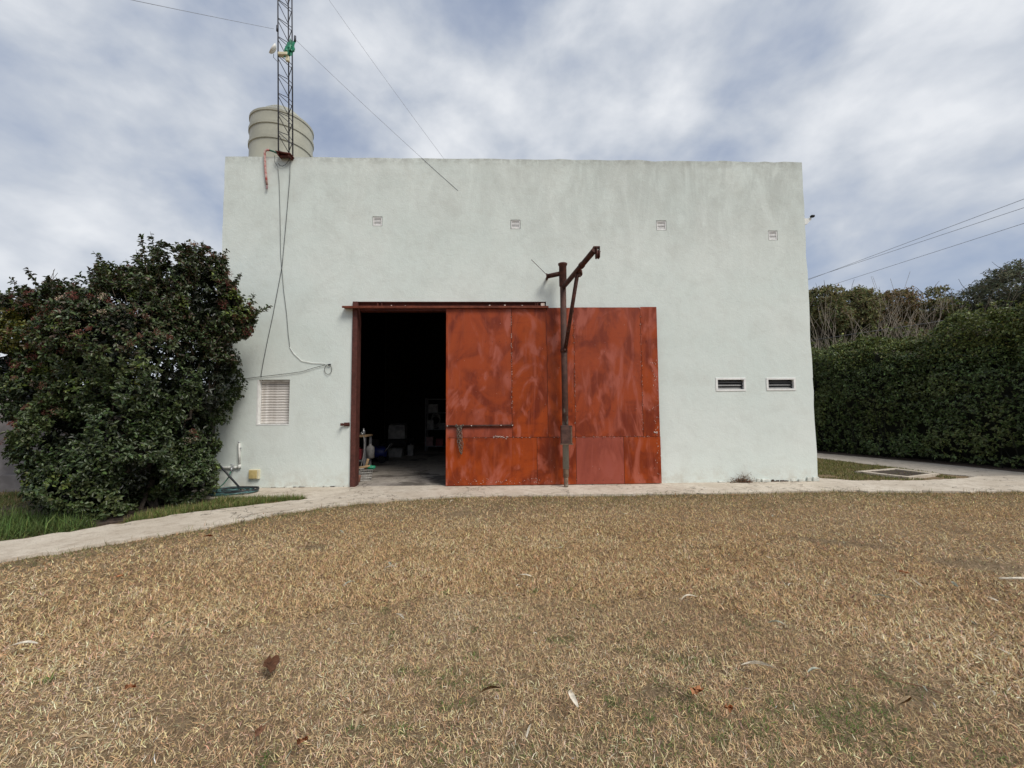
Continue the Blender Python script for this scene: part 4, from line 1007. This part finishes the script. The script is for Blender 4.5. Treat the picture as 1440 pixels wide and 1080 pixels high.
# ---- tall hedge on the right, running back along the side path
hd = empty('hedge', (11.5, 2.0, 0)); tag(hd, 'tall dense clipped green hedge along the concrete side path', 'hedge')
HP = np.array([(13.3, -6.0), (12.75, -3.5), (12.15, -1.2), (11.62, 0.85), (11.22, 2.65), (10.28, 5.1), (9.15, 8.0), (8.4, 11.0)])
seg = np.linalg.norm(np.diff(HP, axis=0), axis=1); cum = np.concatenate([[0], np.cumsum(seg)]); HL = cum[-1]
def hpath(s_):
    x = np.interp(s_, cum, HP[:, 0]); y = np.interp(s_, cum, HP[:, 1])
    x2 = np.interp(np.minimum(s_+0.3, HL), cum, HP[:, 0]); y2 = np.interp(np.minimum(s_+0.3, HL), cum, HP[:, 1])
    x1 = np.interp(np.maximum(s_-0.3, 0), cum, HP[:, 0]); y1 = np.interp(np.maximum(s_-0.3, 0), cum, HP[:, 1])
    t = unit(np.stack([x2-x1, y2-y1], 1)); nrm = np.stack([-t[:, 1], t[:, 0]], 1)   # towards the path
    return np.stack([x, y], 1), nrm
def htop(s_):
    h = 3.45+0.18*np.sin(s_*1.3)+0.10*np.sin(s_*3.1+1)
    h = h+0.75*np.exp(-((s_-6.3)/1.9)**2)+0.35*np.exp(-((s_-8.6)/0.5)**2)
    return h
def hedge_pts(n, face):
    s_ = rng.uniform(0, HL, n)
    dens = np.clip(1.25-np.maximum(0, np.abs(s_-7.5)-4.5)*0.28, 0.18, 1); s_ = s_[rng.random(n) < dens]; n = len(s_)
    c, nr = hpath(s_); ht = htop(s_)
    if face:
        v = rng.random(n)**0.93; z = v*ht+0.03
        off = -0.10*np.sin(v*3.1)+rng.uniform(-0.16, 0.05, n)-0.30*np.maximum(0, v-0.86)/0.14-0.12*np.maximum(0, 0.10-v)/0.10
        A = np.concatenate([nr, np.full((n, 1), 0.35)], 1); A[:, 2] += np.maximum(0, v-0.8)*3
    else:
        dpt = rng.uniform(0, 1.7, n); off = -0.3-dpt; z = ht+rng.uniform(-0.15, 0.06, n)-0.03*dpt; A = np.concatenate([nr*0.25, np.full((n, 1), 1.0)], 1)
    Q = np.concatenate([c+nr*off[:, None], z[:, None]], 1)
    A = unit(A)
    Q = lump(Q, A, 0.34, 1.05); Q = lump(Q, A, 0.17, 3.2)
    return Q, A
q1, a1 = hedge_pts(17500, True); q2, a2 = hedge_pts(9000, False)
# taller leading shoots along the top
q1b, a1b = hedge_pts(17000, True); kk = q1b[:, 2] > 2.5; q1 = np.concatenate([q1, q1b[kk]]); a1 = np.concatenate([a1, a1b[kk]])
q3 = q2[rng.choice(len(q2), 500)]+np.stack([rng.normal(0, 0.05, 500), rng.normal(0, 0.05, 500), rng.uniform(0.05, 0.50, 500)], 1); a3 = np.tile([0, 0, 1.0], (500, 1))
Q = np.concatenate([q1, q2, q3]); A = unit(np.concatenate([a1, a2, a3])+rng.normal(size=(len(q1)+len(q2)+500, 3))*0.32)
ok = (vnoise(Q, 2.4) > 0.22) & (Q[:, 2] > 0.03); Q, A = Q[ok], A[ok]
P, D, Nn, L, Wd = rosettes(Q, A, 6, (0.050, 0.088), (0.42, 0.6), (0.3, 1.05), 0.08)
n = len(P); g = np.repeat(vnoise(Q, 1.5), 6); zr = np.repeat(Q[:, 2], 6)
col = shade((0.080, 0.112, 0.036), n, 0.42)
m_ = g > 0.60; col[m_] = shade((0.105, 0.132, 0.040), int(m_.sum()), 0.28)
m_ = (zr > 2.6) & (rng.random(n) < 0.55*np.clip((zr-2.6)/0.8, 0, 1)+0.05); col[m_] = shade((0.175, 0.200, 0.055), int(m_.sum()), 0.25)  # light on the hedge top put into the leaf colour
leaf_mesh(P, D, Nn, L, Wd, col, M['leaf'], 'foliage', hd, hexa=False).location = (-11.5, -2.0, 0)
# opaque dark middle, the hedge's inner shade put into its colour
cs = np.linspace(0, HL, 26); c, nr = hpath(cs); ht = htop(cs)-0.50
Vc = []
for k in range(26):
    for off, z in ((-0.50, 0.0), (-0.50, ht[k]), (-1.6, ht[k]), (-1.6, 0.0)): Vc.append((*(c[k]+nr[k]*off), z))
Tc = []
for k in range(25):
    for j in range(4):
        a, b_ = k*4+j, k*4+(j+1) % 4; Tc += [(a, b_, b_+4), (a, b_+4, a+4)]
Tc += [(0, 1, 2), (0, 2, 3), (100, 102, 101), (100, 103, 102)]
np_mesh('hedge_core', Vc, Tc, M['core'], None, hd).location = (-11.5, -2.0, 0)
tw = MB()
for k in range(70):
    s_ = np.array([random.uniform(2, HL-2)]); c, nr = hpath(s_); b0 = np.append(c[0]-nr[0]*random.uniform(0.15, 0.4), 0.0)
    e0 = np.append(c[0]-nr[0]*random.uniform(-0.05, 0.3)+rng.normal(size=2)*0.25, random.uniform(0.7, 2.2)); limb(tw, b0, e0, 0.016, 0.005, 0.1, 4, 5)
tw.build('stems', M['core'], hd).location = (-11.5, -2.0, 0)

# ---- trees behind the hedge
def tree(name, label, x, y, h, spread, nl, cols, leafL, mat, lob=None, per=6, dens=105, trunk=0.11, group=None, airy=0.20, droop=0.1, wr=(0.35, 0.5)):
    t = empty(name, (x, y, 0)); tag(t, label, 'tree', group)
    lobes = []
    for k in range(nl):
        a = random.uniform(0, 2*math.pi); rr_ = random.random()**0.6*spread*0.62; zc = h*(0.50+0.34*random.random())-rr_*0.25
        s_ = spread*random.uniform(0.36, 0.55); lobes.append((rr_*math.cos(a), rr_*math.sin(a), zc, s_, s_, s_*random.uniform(0.7, 1.0)))
    lobes.append((0, 0, h-spread*0.40, spread*0.42, spread*0.42, spread*0.40))
    q, a = lobes_points(lobes, dens, 0.45, 1.05, 0.55); q = lump(q, a, spread*0.16, 1.3)
    ok_ = (vnoise(q+x, 1.4) > airy); q, a = q[ok_], a[ok_]
    a = unit(a+rng.normal(size=a.shape)*0.4+np.array([0, 0, 0.3]))
    P, D, Nn, L, Wd = rosettes(q, a, per, leafL, wr, (0.3, 1.1), droop, 0.10)
    n_ = len(P); cc = shade(cols[0], n_, 0.3); r_ = np.repeat(vnoise(q+x*3, 1.1), per)
    m1 = r_ > 0.55; cc[m1] = shade(cols[1], int(m1.sum()), 0.3)
    m2 = (np.repeat(q[:, 2], per) > h*0.72) & (rng.random(n_) < 0.5); cc[m2] = shade(cols[2], int(m2.sum()), 0.3)
    leaf_mesh(P, D, Nn, L, Wd, cc, mat, 'crown', t, hexa=False)
    mb = MB(); limb(mb, (0, 0, -0.05), (random.gauss(0, 0.15), random.gauss(0, 0.15), h*0.55), trunk, trunk*0.55, 0.05, 6, 8)
    mb.build('trunk', M['bark'], t)
    mb = MB()
    for (lx, ly, lz, s_, _, _) in lobes:
        limb(mb, (0, 0, h*random.uniform(0.25, 0.5)), (lx, ly, lz), trunk*0.45, 0.02, 0.10, 5, 6)
        for k in range(5): limb(mb, (lx, ly, lz), (lx+random.gauss(0, s_*0.6), ly+random.gauss(0, s_*0.6), lz+random.uniform(0.1, 1.05)*s_), 0.018, 0.005, 0.1, 4, 4)
    mb.build('limb', M['bark'], t)
    return t
OL = ((0.130, 0.155, 0.062), (0.180, 0.188, 0.078), (0.215, 0.180, 0.088))
GT = 'olive trees behind the hedge'
tree('olive_brown_tree', 'olive tree with a knobbly top just right of the warehouse corner', 13.5, 9.0, 6.75, 1.7, 7, OL, (0.09, 0.16), M['matleaf'], group=GT)
tree('olive_brown_tree', 'olive tree with two rounded tops behind the bare twigs', 15.3, 9.6, 6.95, 1.8, 7, OL, (0.09, 0.16), M['matleaf'], group=GT)
tree('olive_brown_tree', 'orange-brown topped tree in the middle of the row behind the hedge', 17.2, 9.4, 6.75, 1.9, 7, ((0.130, 0.140, 0.056), (0.180, 0.160, 0.070), (0.235, 0.155, 0.080)), (0.09, 0.16), M['matleaf'], group=GT)
tree('olive_brown_tree', 'thin-leaved taller tree rising between the brown tops and the gap', 18.6, 9.4, 7.0, 1.5, 7, OL, (0.09, 0.15), M['matleaf'], airy=0.40, group=GT)
tree('olive_brown_tree', 'lower olive tree under the gap in the tree line', 20.2, 9.6, 6.2, 2.0, 7, OL, (0.09, 0.16), M['matleaf'], group=GT)
EU = ((0.098, 0.112, 0.072), (0.130, 0.142, 0.092), (0.145, 0.145, 0.092))
tree('grey_green_tree', 'airy grey-green tree standing tallest at the right edge', 20.9, 8.0, 7.6, 2.2, 12, EU, (0.10, 0.19), M['matleaf'], airy=0.38, droop=0.35, wr=(0.18, 0.28), dens=85)
tree('grey_green_tree', 'second grey-green tree cut by the right edge of the photo', 23.2, 7.6, 7.5, 2.2, 12, EU, (0.10, 0.19), M['matleaf'], airy=0.30, droop=0.45, wr=(0.18, 0.28), dens=75)
DK = ((0.078, 0.092, 0.042), (0.100, 0.112, 0.050), (0.130, 0.122, 0.062))
GD = 'dark trees filling the gaps at the back'
DL = ['dark low-crowned tree at the back nearest the warehouse corner', 'dark low-crowned tree at the back behind the orange-brown tops', 'dark low-crowned tree at the back below the gap in the tree line', 'dark low-crowned tree at the back behind the airy grey-green tree', 'dark low-crowned tree at the back, cut by the right edge']
for k, (x, y, h) in enumerate(((15.2, 13.2, 6.6), (18.0, 13.6, 6.8), (21.2, 13.2, 6.9), (24.5, 12.0, 7.0), (27.5, 11.0, 6.4))):
    tree('dark_tree', DL[k], x, y, h, 2.1, 8, DK, (0.12, 0.20), M['matleaf'], group=GD, airy=0.12, dens=75)

# ---- bare twiggy shrubs between hedge and trees
def bare(x, y, h, seed, label):
    random.seed(seed); t = empty('bare_shrub', (x, y, 0)); tag(t, label, 'shrub', 'leafless shrubs behind the hedge')
    mb = MB()
    def grow(p, d, L_, r_, lev):
        q = p+d*L_*0.5+Vector((random.gauss(0, 0.05), random.gauss(0, 0.05), 0.0)); e_ = p+d*L_
        mb.tube([p, q, e_], [r_, r_*0.85, r_*0.66], 5)
        if lev == 0: return
        for k in range(random.choice((2, 2, 3))):
            dn = (d+Vector((random.gauss(0, 0.38), random.gauss(0, 0.38), random.uniform(0.0, 0.35)))).normalized(); grow(e_, dn, L_*random.uniform(0.6, 0.85), r_*0.62, lev-1)
    for k in range(13):
        d = Vector((random.gauss(0, 0.42), random.gauss(0, 0.30), 1.0)).normalized(); grow(Vector((random.gauss(0, 0.25), random.gauss(0, 0.2), 0)), d, h*random.uniform(0.33, 0.47), 0.026, 3)
    mb.build('stems', M['twig'], t)
bare(12.6, 7.6, 4.9, 3, 'leafless grey shrub nearest the warehouse corner behind the hedge')
bare(13.9, 7.9, 5.3, 11, 'leafless grey shrub with the tallest upright twigs')
bare(15.3, 7.7, 5.1, 5, 'leafless grey shrub in the middle of the bare twigs')
bare(16.6, 7.6, 4.9, 8, 'leafless grey shrub half hidden by the hedge top')
bare(17.9, 7.8, 4.9, 9, 'leafless grey shrub below the gap in the tree line')
random.seed(21)

# ---- overhead lines on the right
GW = 'overhead power lines'
wire('power_line', [(12.6, 9.6, 7.0), (12.95, 8.98, 7.0), (13.58, 2.12, 7.0), (14.0, -2.4, 7.0)], 0.0075, M['wiregrey'], 'uppermost of the three power lines beside the warehouse', 'power line', GW)
wire('power_line', [(12.5, 9.6, 7.0), (12.87, 8.89, 7.0), (14.19, 2.58, 7.0), (15.0, -1.3, 7.0)], 0.0075, M['wiregrey'], 'middle one of the three power lines beside the warehouse', 'power line', GW)
wire('power_line', [(14.35, 11.6, 7.0), (14.44, 10.94, 7.0), (15.44, 3.54, 7.0), (16.0, -0.6, 7.0)], 0.008, M['wiregrey'], 'lowest of the three power lines beside the warehouse', 'power line', GW)
wire('telephone_cable', [(11.5, 8.3, 4.1), (13.6, 7.4, 4.36), (16.35, 7.4, 4.75), (20.5, 7.4, 5.42), (24, 7.4, 6.1)], 0.020, M['wire'], 'black cable crossing the bare twigs above the hedge', 'cable')

# ================================================================== LAWN
def ap_or_path(x, y): return in_poly(x, y, APRON) | in_poly(x, y, SIDE)
def blades(n, x, y, Lr, wr, lean, col, name, mat, one=False):
    az = rng.uniform(0, 2*math.pi, n); ln = rng.uniform(*lean, size=n)
    L = rng.uniform(*Lr, size=n); Wd = rng.uniform(*wr, size=n)
    d = np.stack([np.cos(az)*np.sin(ln), np.sin(az)*np.sin(ln), np.cos(ln)], 1)
    az2 = az+rng.normal(0, 0.35, n); ln2 = np.clip(ln+rng.uniform(-0.25, 0.5, n), 0, 1.65)
    d2 = np.stack([np.cos(az2)*np.sin(ln2), np.sin(az2)*np.sin(ln2), np.cos(ln2)], 1)
    roll = rng.uniform(0, 2*math.pi, n)
    sd_ = np.stack([-np.sin(az)*np.cos(roll), np.cos(az)*np.cos(roll), np.sin(roll)*0.6], 1)*Wd[:, None]*0.5
    z0 = 0.012*np.sin(x*1.7+y*0.6)*np.sin(y*1.3-x*0.4)-0.014
    P = np.stack([x, y, np.where(y > -0.05, -0.004, z0)+rng.uniform(0, 0.012, n)], 1)
    mid = P+d*L[:, None]*0.5; tip = mid+d2*L[:, None]*0.5
    if one:
        V = np.stack([P-sd_, P+sd_, tip], 1).reshape(-1, 3)
        return tag(np_mesh(name, V, np.arange(n*3).reshape(-1, 3), mat, np.repeat(col, 3, 0)), kind='stuff')
    V = np.stack([P-sd_, P+sd_, mid+sd_*0.9, mid-sd_*0.9, tip], 1).reshape(-1, 3)
    T = (np.arange(n)[:, None, None]*5+np.array([[0, 1, 2], [0, 2, 3], [3, 2, 4]])[None]).reshape(-1, 3)
    return tag(np_mesh(name, V, T, mat, np.repeat(col, 5, 0)), kind='stuff')
def spots(lst, x, y):
    m_ = np.zeros(len(x))
    for (cx, cy, rx, ry, a) in lst:
        u = (x-cx)*math.cos(a)+(y-cy)*math.sin(a); v = -(x-cx)*math.sin(a)+(y-cy)*math.cos(a)
        m_ = np.maximum(m_, np.exp(-((u/rx)**2+(v/ry)**2)))
    return m_
BARE = [(4.15, -4.40, 0.42, 0.16, -0.5), (3.3, -3.62, 0.45, 0.10, -0.45), (-0.97, -2.12, 0.20, 0.13, 0), (-2.45, -3.5, 0.14, 0.10, 0), (0.40, -5.95, 0.10, 0.05, 0.3), (-1.95, -6.1, 0.06, 0.05, 0), (1.75, -6.05, 0.14, 0.05, 0.5)]
N0 = 2550000
x = rng.uniform(-9.5, 12.5, N0); y = rng.uniform(-7.5, -0.9, N0)
dist = np.hypot(x-CAM[0], y-CAM[1])
dens = np.clip(1.55-0.22*dist, 0.17, 1.0)
inview = np.abs(x-CAM[0]) < 1.42*np.maximum(y-CAM[1], 0)+0.8
dens = np.where(inview, dens, np.clip(dens*0.55, 0.06, 0.30))
p3 = np.stack([x, y, np.zeros(N0)], 1)
patch = vnoise(p3, 1.6)*0.6+vnoise(p3, 6.0)*0.4
bare_m = spots(BARE, x, y)
keep = (rng.random(N0) < dens*np.clip(0.55+0.9*patch, 0, 1)*(1-0.85*bare_m)) & ~ap_or_path(x, y) & (y < 0.2)
keep &= ~in_poly(x, y, [(-4.9, -1.5), (-5.05, -0.9), (-6.2, -0.86), (-9.6, -0.2), (-9.9, -6.0), (-6.14, -3.14), (-5.62, -2.62), (-4.95, -1.88), (-3.7, -1.1)])
x, y, dist, p3 = x[keep], y[keep], dist[keep], p3[keep]; n = len(x)
bn = vnoise(p3, 3.2)
col = shade((0.70, 0.505, 0.290), n, 0.30)
tone = np.clip(rng.random(n)*1.0+(vnoise(p3+11, 0.9)-0.5)*0.35+(vnoise(p3+5, 2.6)-0.5)*0.45, 0, 1)
m_ = tone < 0.30; col[m_] = shade((0.50, 0.345, 0.19), int(m_.sum()), 0.25)
m_ = (tone > 0.30) & (tone < 0.42); col[m_] = shade((0.16, 0.105, 0.062), int(m_.sum()), 0.25)
m_ = tone > 0.88; col[m_] = shade((0.76, 0.62, 0.42), int(m_.sum()), 0.18)
# greener along the concrete and in small live tufts
back = np.clip((y+5.6)/3.0, 0, 1)[:, None]*np.clip(0.5+1.0*vnoise(p3+17, 0.6), 0, 1)[:, None]
col *= 1-back*np.array([[0.11, 0.17, 0.27]])
edge = np.clip((y+2.3)/1.2, 0, 1)*0.42+0.55*np.clip(1-np.abs(y-(-2.35+0.93*(x+3.9)))/0.75, 0, 1)*(x < -2.6)
edge = np.minimum(edge*1.35, 0.72)
m_ = rng.random(n) < edge*np.clip(0.3+1.2*bn, 0, 1); col[m_] = shade((0.125, 0.135, 0.042), int(m_.sum()), 0.3)
tuft = (vnoise(p3+7, 7.0) > 0.88) & (rng.random(n) < 0.5) & (dist < 3.6); tuft |= (spots([(-0.66, -5.78, 0.16, 0.08, 0.2), (-0.55, -5.6, 0.08, 0.06, 0), (0.45, -5.75, 0.35, 0.22, 0.3), (0.6, -6.2, 0.5, 0.2, 0), (-0.6, -6.4, 0.4, 0.12, 0), (1.2, -6.2, 0.6, 0.25, 0)], x, y)*0.40*np.clip(3.2*vnoise(p3+3, 9.0)-0.9, 0, 1.6) > rng.random(n))
col[tuft] = shade((0.10, 0.150, 0.035), int(tuft.sum()), 0.3)
brown = spots(BARE, x, y) > 0.3; col[brown] *= 0.6
far = dist > 3.3+0.5*vnoise(p3+23, 3.0)
def lawn_part(sel, Lr, wr, name, one):
    blades(int(sel.sum()), x[sel], y[sel], Lr, wr, (0.45, 1.5), col[sel], name, M['blade'], one)
lawn_part(~far, (0.015, 0.043), (0.0019, 0.0040), 'lawn_grass', False)
lawn_part(far, (0.026, 0.056), (0.0048, 0.0095), 'lawn_grass', True)
# longer live grass: strip between path and wall, ragged edge of the lawn, tuft by the shrub, patch on the right
def gpatch(nn, poly, Lr, wr, base, alt, name, lean=(0.05, 0.85)):
    pa = np.array(poly); x = rng.uniform(pa[:, 0].min(), pa[:, 0].max(), nn); y = rng.uniform(pa[:, 1].min(), pa[:, 1].max(), nn)
    k = in_poly(x, y, poly) & (vnoise(np.stack([x, y, x*0], 1), 4.0) > 0.22); x, y = x[k], y[k]; n_ = len(x)
    c = shade(base, n_, 0.3); m1 = rng.random(n_) < 0.35; c[m1] = shade(alt, int(m1.sum()), 0.3)
    return blades(n_, x, y, Lr, wr, lean, c, name, M['blade'])
gpatch(30000, [(-5.2, -0.96), (-4.5, -0.94), (-3.8, -0.94), (-3.70, -1.02), (-3.80, -1.14), (-4.3, -1.42), (-4.92, -1.84), (-5.5, -2.45), (-5.6, -1.9), (-5.1, -1.3)], (0.05, 0.14), (0.004, 0.008), (0.105, 0.150, 0.035), (0.24, 0.20, 0.085), 'green_grass')
gpatch(26000, [(-5.62, -2.60), (-6.15, -3.08), (-8.6, -5.0), (-9.2, -3.8), (-7.3, -2.1), (-6.2, -2.3)], (0.10, 0.30), (0.005, 0.011), (0.068, 0.112, 0.028), (0.115, 0.150, 0.042), 'green_grass', (0.1, 1.0))
gpatch(30000, [(-12.0, -0.1), (-8.0, -0.1), (-7.6, -1.6), (-9.2, -3.6), (-12, -3.6)], (0.05, 0.12), (0.005, 0.010), (0.085, 0.115, 0.032), (0.19, 0.16, 0.07), 'green_grass')
gpatch(52000, [(6.0, 1.3), (6.14, 0.55), (6.70, 0.06), (7.65, 0.0), (9.05, 0.16), (9.25, 0.9), (9.18, 1.87), (8.8, 3.65), (7.9, 7.0), (6.0, 7.0)], (0.03, 0.065), (0.006, 0.011), (0.125, 0.140, 0.038), (0.23, 0.185, 0.075), 'green_grass')
gpatch(24000, [(-3.9, -2.28), (-3.5, -1.88), (-3.0, -1.45), (-2.1, -1.10), (-1.0, -0.98), (3.2, -0.98), (5.5, -0.88), (8.5, -1.18), (8.5, -1.38), (3.2, -1.20), (-1.0, -1.2), (-2.1, -1.32), (-3.1, -1.75), (-3.9, -2.6), (-5.2, -3.72), (-7.5, -5.3), (-7.5, -5.12), (-5.2, -3.52), (-4.6, -3.0)], (0.04, 0.11), (0.004, 0.008), (0.16, 0.155, 0.05), (0.36, 0.27, 0.13), 'green_grass')

# dry weed at the foot of the wall
wd_ = empty('dry_weed', (4.36, -0.05, 0.018)); tag(wd_, 'small dry brown weed growing at the foot of the wall under the louvre windows', 'weed')
n = 420; bx = np.clip(rng.normal(0, 0.10, n), -0.24, 0.24); P = np.stack([bx, rng.uniform(-0.05, 0.02, n), np.abs(rng.normal(0, 0.045, n))], 1)
leaf_mesh(P, unit(rng.normal(size=(n, 3))*np.array([1, 0.6, 0.8])+np.array([0, -0.3, 0.5])), unit(rng.normal(size=(n, 3))), rng.uniform(0.02, 0.05, n), rng.uniform(0.006, 0.016, n), shade((0.20, 0.12, 0.075), n, 0.4), M['matleaf'], 'leaves', wd_, hexa=False)
mb = MB()
for k in range(9): mb.tube([(random.gauss(0.03, 0.05), 0, 0), (random.gauss(0.04, 0.06), -0.01, 0.09), (random.gauss(0.04, 0.09), -0.02, random.uniform(0.13, 0.22))], 0.003, 4)
tag(mb.build('stems', M['twig'], wd_), kind='stuff')

# ================================================================== fallen leaves and sticks
LM = {}
def leafmat(key, colr):
    if key not in LM: LM[key] = simple('fallen_'+key, colr, 0.7, var=0.35, scale=30)
    return LM[key]
COLS = {'pale': (0.78, 0.70, 0.56), 'grey': (0.46, 0.47, 0.37), 'brown': (0.21, 0.095, 0.048), 'orange': (0.46, 0.20, 0.085), 'green': (0.16, 0.21, 0.085), 'tan': (0.42, 0.30, 0.17)}
def narrow(L_, w_, curl_, twist):
    bm = bmesh.new(); n = 9; rows = []
    for k in range(n+1):
        t = k/n; wd2 = w_*math.sin(math.pi*min(0.98, t*0.94+0.04))**0.75*(1-0.35*t); xx = (t-0.5)*L_; zz2 = curl_*(math.sin(t*math.pi)); yy = curl_*1.4*math.sin(t*2.6)
        tw_ = twist*(t-0.5)
        rows.append([bm.verts.new((xx, yy+s_*wd2*math.cos(tw_), zz2+abs(s_)*wd2*0.35+s_*wd2*math.sin(tw_))) for s_ in (-0.5, 0, 0.5)])
    for a, c in zip(rows, rows[1:]):
        for j in (0, 1): f_ = bm.faces.new((a[j], a[j+1], c[j+1], c[j])); f_.smooth = True
    r0 = bmesh.ops.solidify(bm, geom=list(bm.faces), thickness=0.0012)
    me = bpy.data.meshes.new('fallen_leaf'); bm.to_mesh(me); bm.free(); return me
def broad(L_, w_, cup):
    bm = bmesh.new(); n = 8; rows = []
    for k in range(n+1):
        t = k/n; wd2 = w_*math.sin(math.pi*(0.06+0.88*t))**0.8*(1+0.12*math.sin(t*19)); rows.append([bm.verts.new(((t-0.5)*L_, s_*wd2, cup*(abs(s_)*2)**2*0.5+cup*0.5*math.sin(t*5+s_*3)+0.004*math.sin(t*23+s_*11))) for s_ in (-0.5, -0.25, 0, 0.25, 0.5)])
    for a, c in zip(rows, rows[1:]):
        for j in range(4): f_ = bm.faces.new((a[j], a[j+1], c[j+1], c[j])); f_.smooth = True
    bmesh.ops.solidify(bm, geom=list(bm.faces), thickness=0.0012)
    me = bpy.data.meshes.new('fallen_leaf'); bm.to_mesh(me); bm.free(); return me
SH = {'narrow': [narrow(0.095, 0.024, 0.006, 0.6), narrow(0.080, 0.021, 0.010, -0.8), narrow(0.110, 0.022, 0.013, 1.0)], 'broad': [broad(0.095, 0.064, 0.020), broad(0.078, 0.056, 0.024)]}
cache = {}
def fallen(x, y, kind, ckey, scale, rz, label=None, tilt=0.10, z=0.064):
    base = random.choice(SH[kind]); k_ = (base.name, ckey)
    if k_ not in cache:
        me = base.copy(); me.materials.append(leafmat(ckey, COLS[ckey])); cache[k_] = me
    o = link(bpy.data.objects.new('fallen_leaf', cache[k_])); o.location = (x, y, z); scale *= 1.4; o.scale = (scale, scale, scale)
    o.rotation_euler = (random.gauss(0, tilt), random.gauss(0, tilt), rz)
    word = {'pale': 'pale dry', 'grey': 'greyish', 'brown': 'brown', 'orange': 'orange-brown', 'green': 'green', 'tan': 'tan'}[ckey]
    side = 'left' if x < -1.3 else ('right' if x > 1.4 else 'middle'); rowd = 'front' if y < -5.4 else ('centre' if y < -3.8 else 'back')
    size_ = 'larger' if scale > 1.0 else 'small'
    where = {('front', 'left'): 'at the front left of the lawn', ('front', 'middle'): 'at the front of the lawn', ('front', 'right'): 'at the front right of the lawn', ('centre', 'left'): 'on the left of the lawn',
             ('centre', 'middle'): 'in the middle of the lawn', ('centre', 'right'): 'on the right of the lawn', ('back', 'left'): 'towards the path', ('back', 'middle'): 'on the lawn before the sliding door', ('back', 'right'): 'on the lawn before the louvre windows'}[rowd, side]
    tag(o, label or f'{size_} {word} {kind} leaf lying {where}', 'leaf', 'leaves fallen on the lawn')
    return o
o = fallen(-1.72, -5.74, 'broad', 'brown', 0.92, 2.0, 'largest dark brown curled leaf, lying alone on the left of the lawn')
fallen(-3.37, -5.49, 'narrow', 'pale', 1.15, 0.25, 'pale narrow leaf lying alone near the left edge of the lawn')
fallen(0.58, -6.05, 'broad', 'orange', 0.66, 0.6, 'larger of the two orange-brown leaves lying close together at the front')
fallen(0.67, -6.18, 'broad', 'orange', 0.48, 1.2, 'smaller of the two orange-brown leaves lying close together at the front')
fallen(-2.35, -5.91, 'broad', 'orange', 0.42, 0.3, 'small orange leaf at the front left of the lawn')
fallen(-1.50, -6.24, 'broad', 'brown', 0.50, 1.5, 'brown leaf in the front row, left of a small orange one')
fallen(-1.28, -6.30, 'broad', 'orange', 0.42, 0.8, 'small orange leaf right of the brown front-row leaf')
fallen(-2.25, -6.29, 'narrow', 'tan', 0.9, 0.3, 'tan narrow leaf at the bottom left corner of the lawn')
fallen(-3.78, -3.26, 'broad', 'orange', 0.62, 0.2, 'orange leaf beside the concrete path')
fallen(-1.42, -4.36, 'narrow', 'pale', 0.95, 0.3, 'pale curved leaf left of the middle of the lawn')
fallen(1.41, -5.44, 'narrow', 'grey', 1.0, -0.9, 'grey-green leaf right of the middle of the lawn')
fallen(1.01, -5.87, 'narrow', 'pale', 1.25, -0.35, 'long pale leaf right of the orange-brown pair')
fallen(1.30, -5.93, 'narrow', 'grey', 0.85, -0.2, 'greyish leaf right of the long pale leaf')
fallen(-0.22, -5.84, 'narrow', 'tan', 0.75, 0.7, 'tan narrow leaf at the front, left of the orange-brown pair')
fallen(-0.47, -6.02, 'narrow', 'tan', 1.0, 0.3, 'curved tan leaf at the front, nearest below the green tuft')
fallen(-0.04, -6.08, 'narrow', 'pale', 1.0, 1.5, 'whitish leaf at the front, left of the orange-brown pair')
fallen(-0.61, -5.51, 'narrow', 'tan', 0.55, 0.05, 'short tan leaf beside the bright green tuft')
fallen(2.46, -5.09, 'narrow', 'grey', 1.1, -0.25, 'grey-green leaf on the far right of the lawn')
rest = [(1.0, -5.05), (1.42, -4.89), (1.41, -5.01), (3.08, -4.63), (3.19, -4.84), (3.26, -4.88), (2.72, -5.47), (2.53, -5.77), (-0.58, -4.13), (0.18, -3.87), (0.22, -6.16), (2.75, -5.33), (3.96, -3.47), (4.68, -2.43),
        (2.42, -4.3), (2.09, -4.36), (2.02, -5.15), (1.93, -5.22), (1.98, -5.10), (1.75, -5.18), (-0.29, -6.28), (-1.62, -6.11), (-1.55, -5.38), (-1.13, -5.22), (1.09, -3.7), (2.25, -2.94), (0.68, -3.43), (0.12, -4.2), (1.75, -6.08), (1.85, -6.16), (1.9, -6.02), (2.2, -6.2), (2.05, -6.12)]
for k in range(95):
    rest.append((random.uniform(-4.5, 6.5), -6.6+5.2*random.random()**0.8))
rk = 0
for (x_, y_) in rest:
    if ap_or_path(np.array([x_]), np.array([y_]))[0]: continue
    if abs(x_-CAM[0]) > 1.3*(y_-CAM[1]) or (x_ < -3.2 and y_ > -2.2+0.9*(x_+3.9)): continue
    c_ = random.choices(['pale', 'grey', 'tan', 'orange', 'brown', 'green'], [9, 3, 4, 1.2, 1, 0.6])[0]
    fallen(x_, y_, 'broad' if c_ in ('orange', 'brown') else 'narrow', c_, random.choice((random.uniform(0.25, 0.5), random.uniform(0.45, 0.95)))*(0.6 if c_ in ('orange', 'brown') else 1), random.uniform(0, 6.28), tilt=0.14)
tag(MB().tube([(3.82, -4.72, 0.035), (3.98, -4.75, 0.045), (4.2, -4.83, 0.04)], [0.006, 0.011, 0.008], 7).build('stick', LM.get('pale') or leafmat('pale', COLS['pale'])), 'whitish stick lying on the lawn at the right edge', 'stick')
tag(MB().tube([(1.66, -5.97, 0.045), (1.78, -6.05, 0.05), (1.86, -6.12, 0.040)], [0.002, 0.003, 0.002], 5).build('stick', leafmat('brown', COLS['brown'])), 'thin brown twig among a little heap of leaves on the right', 'stick')
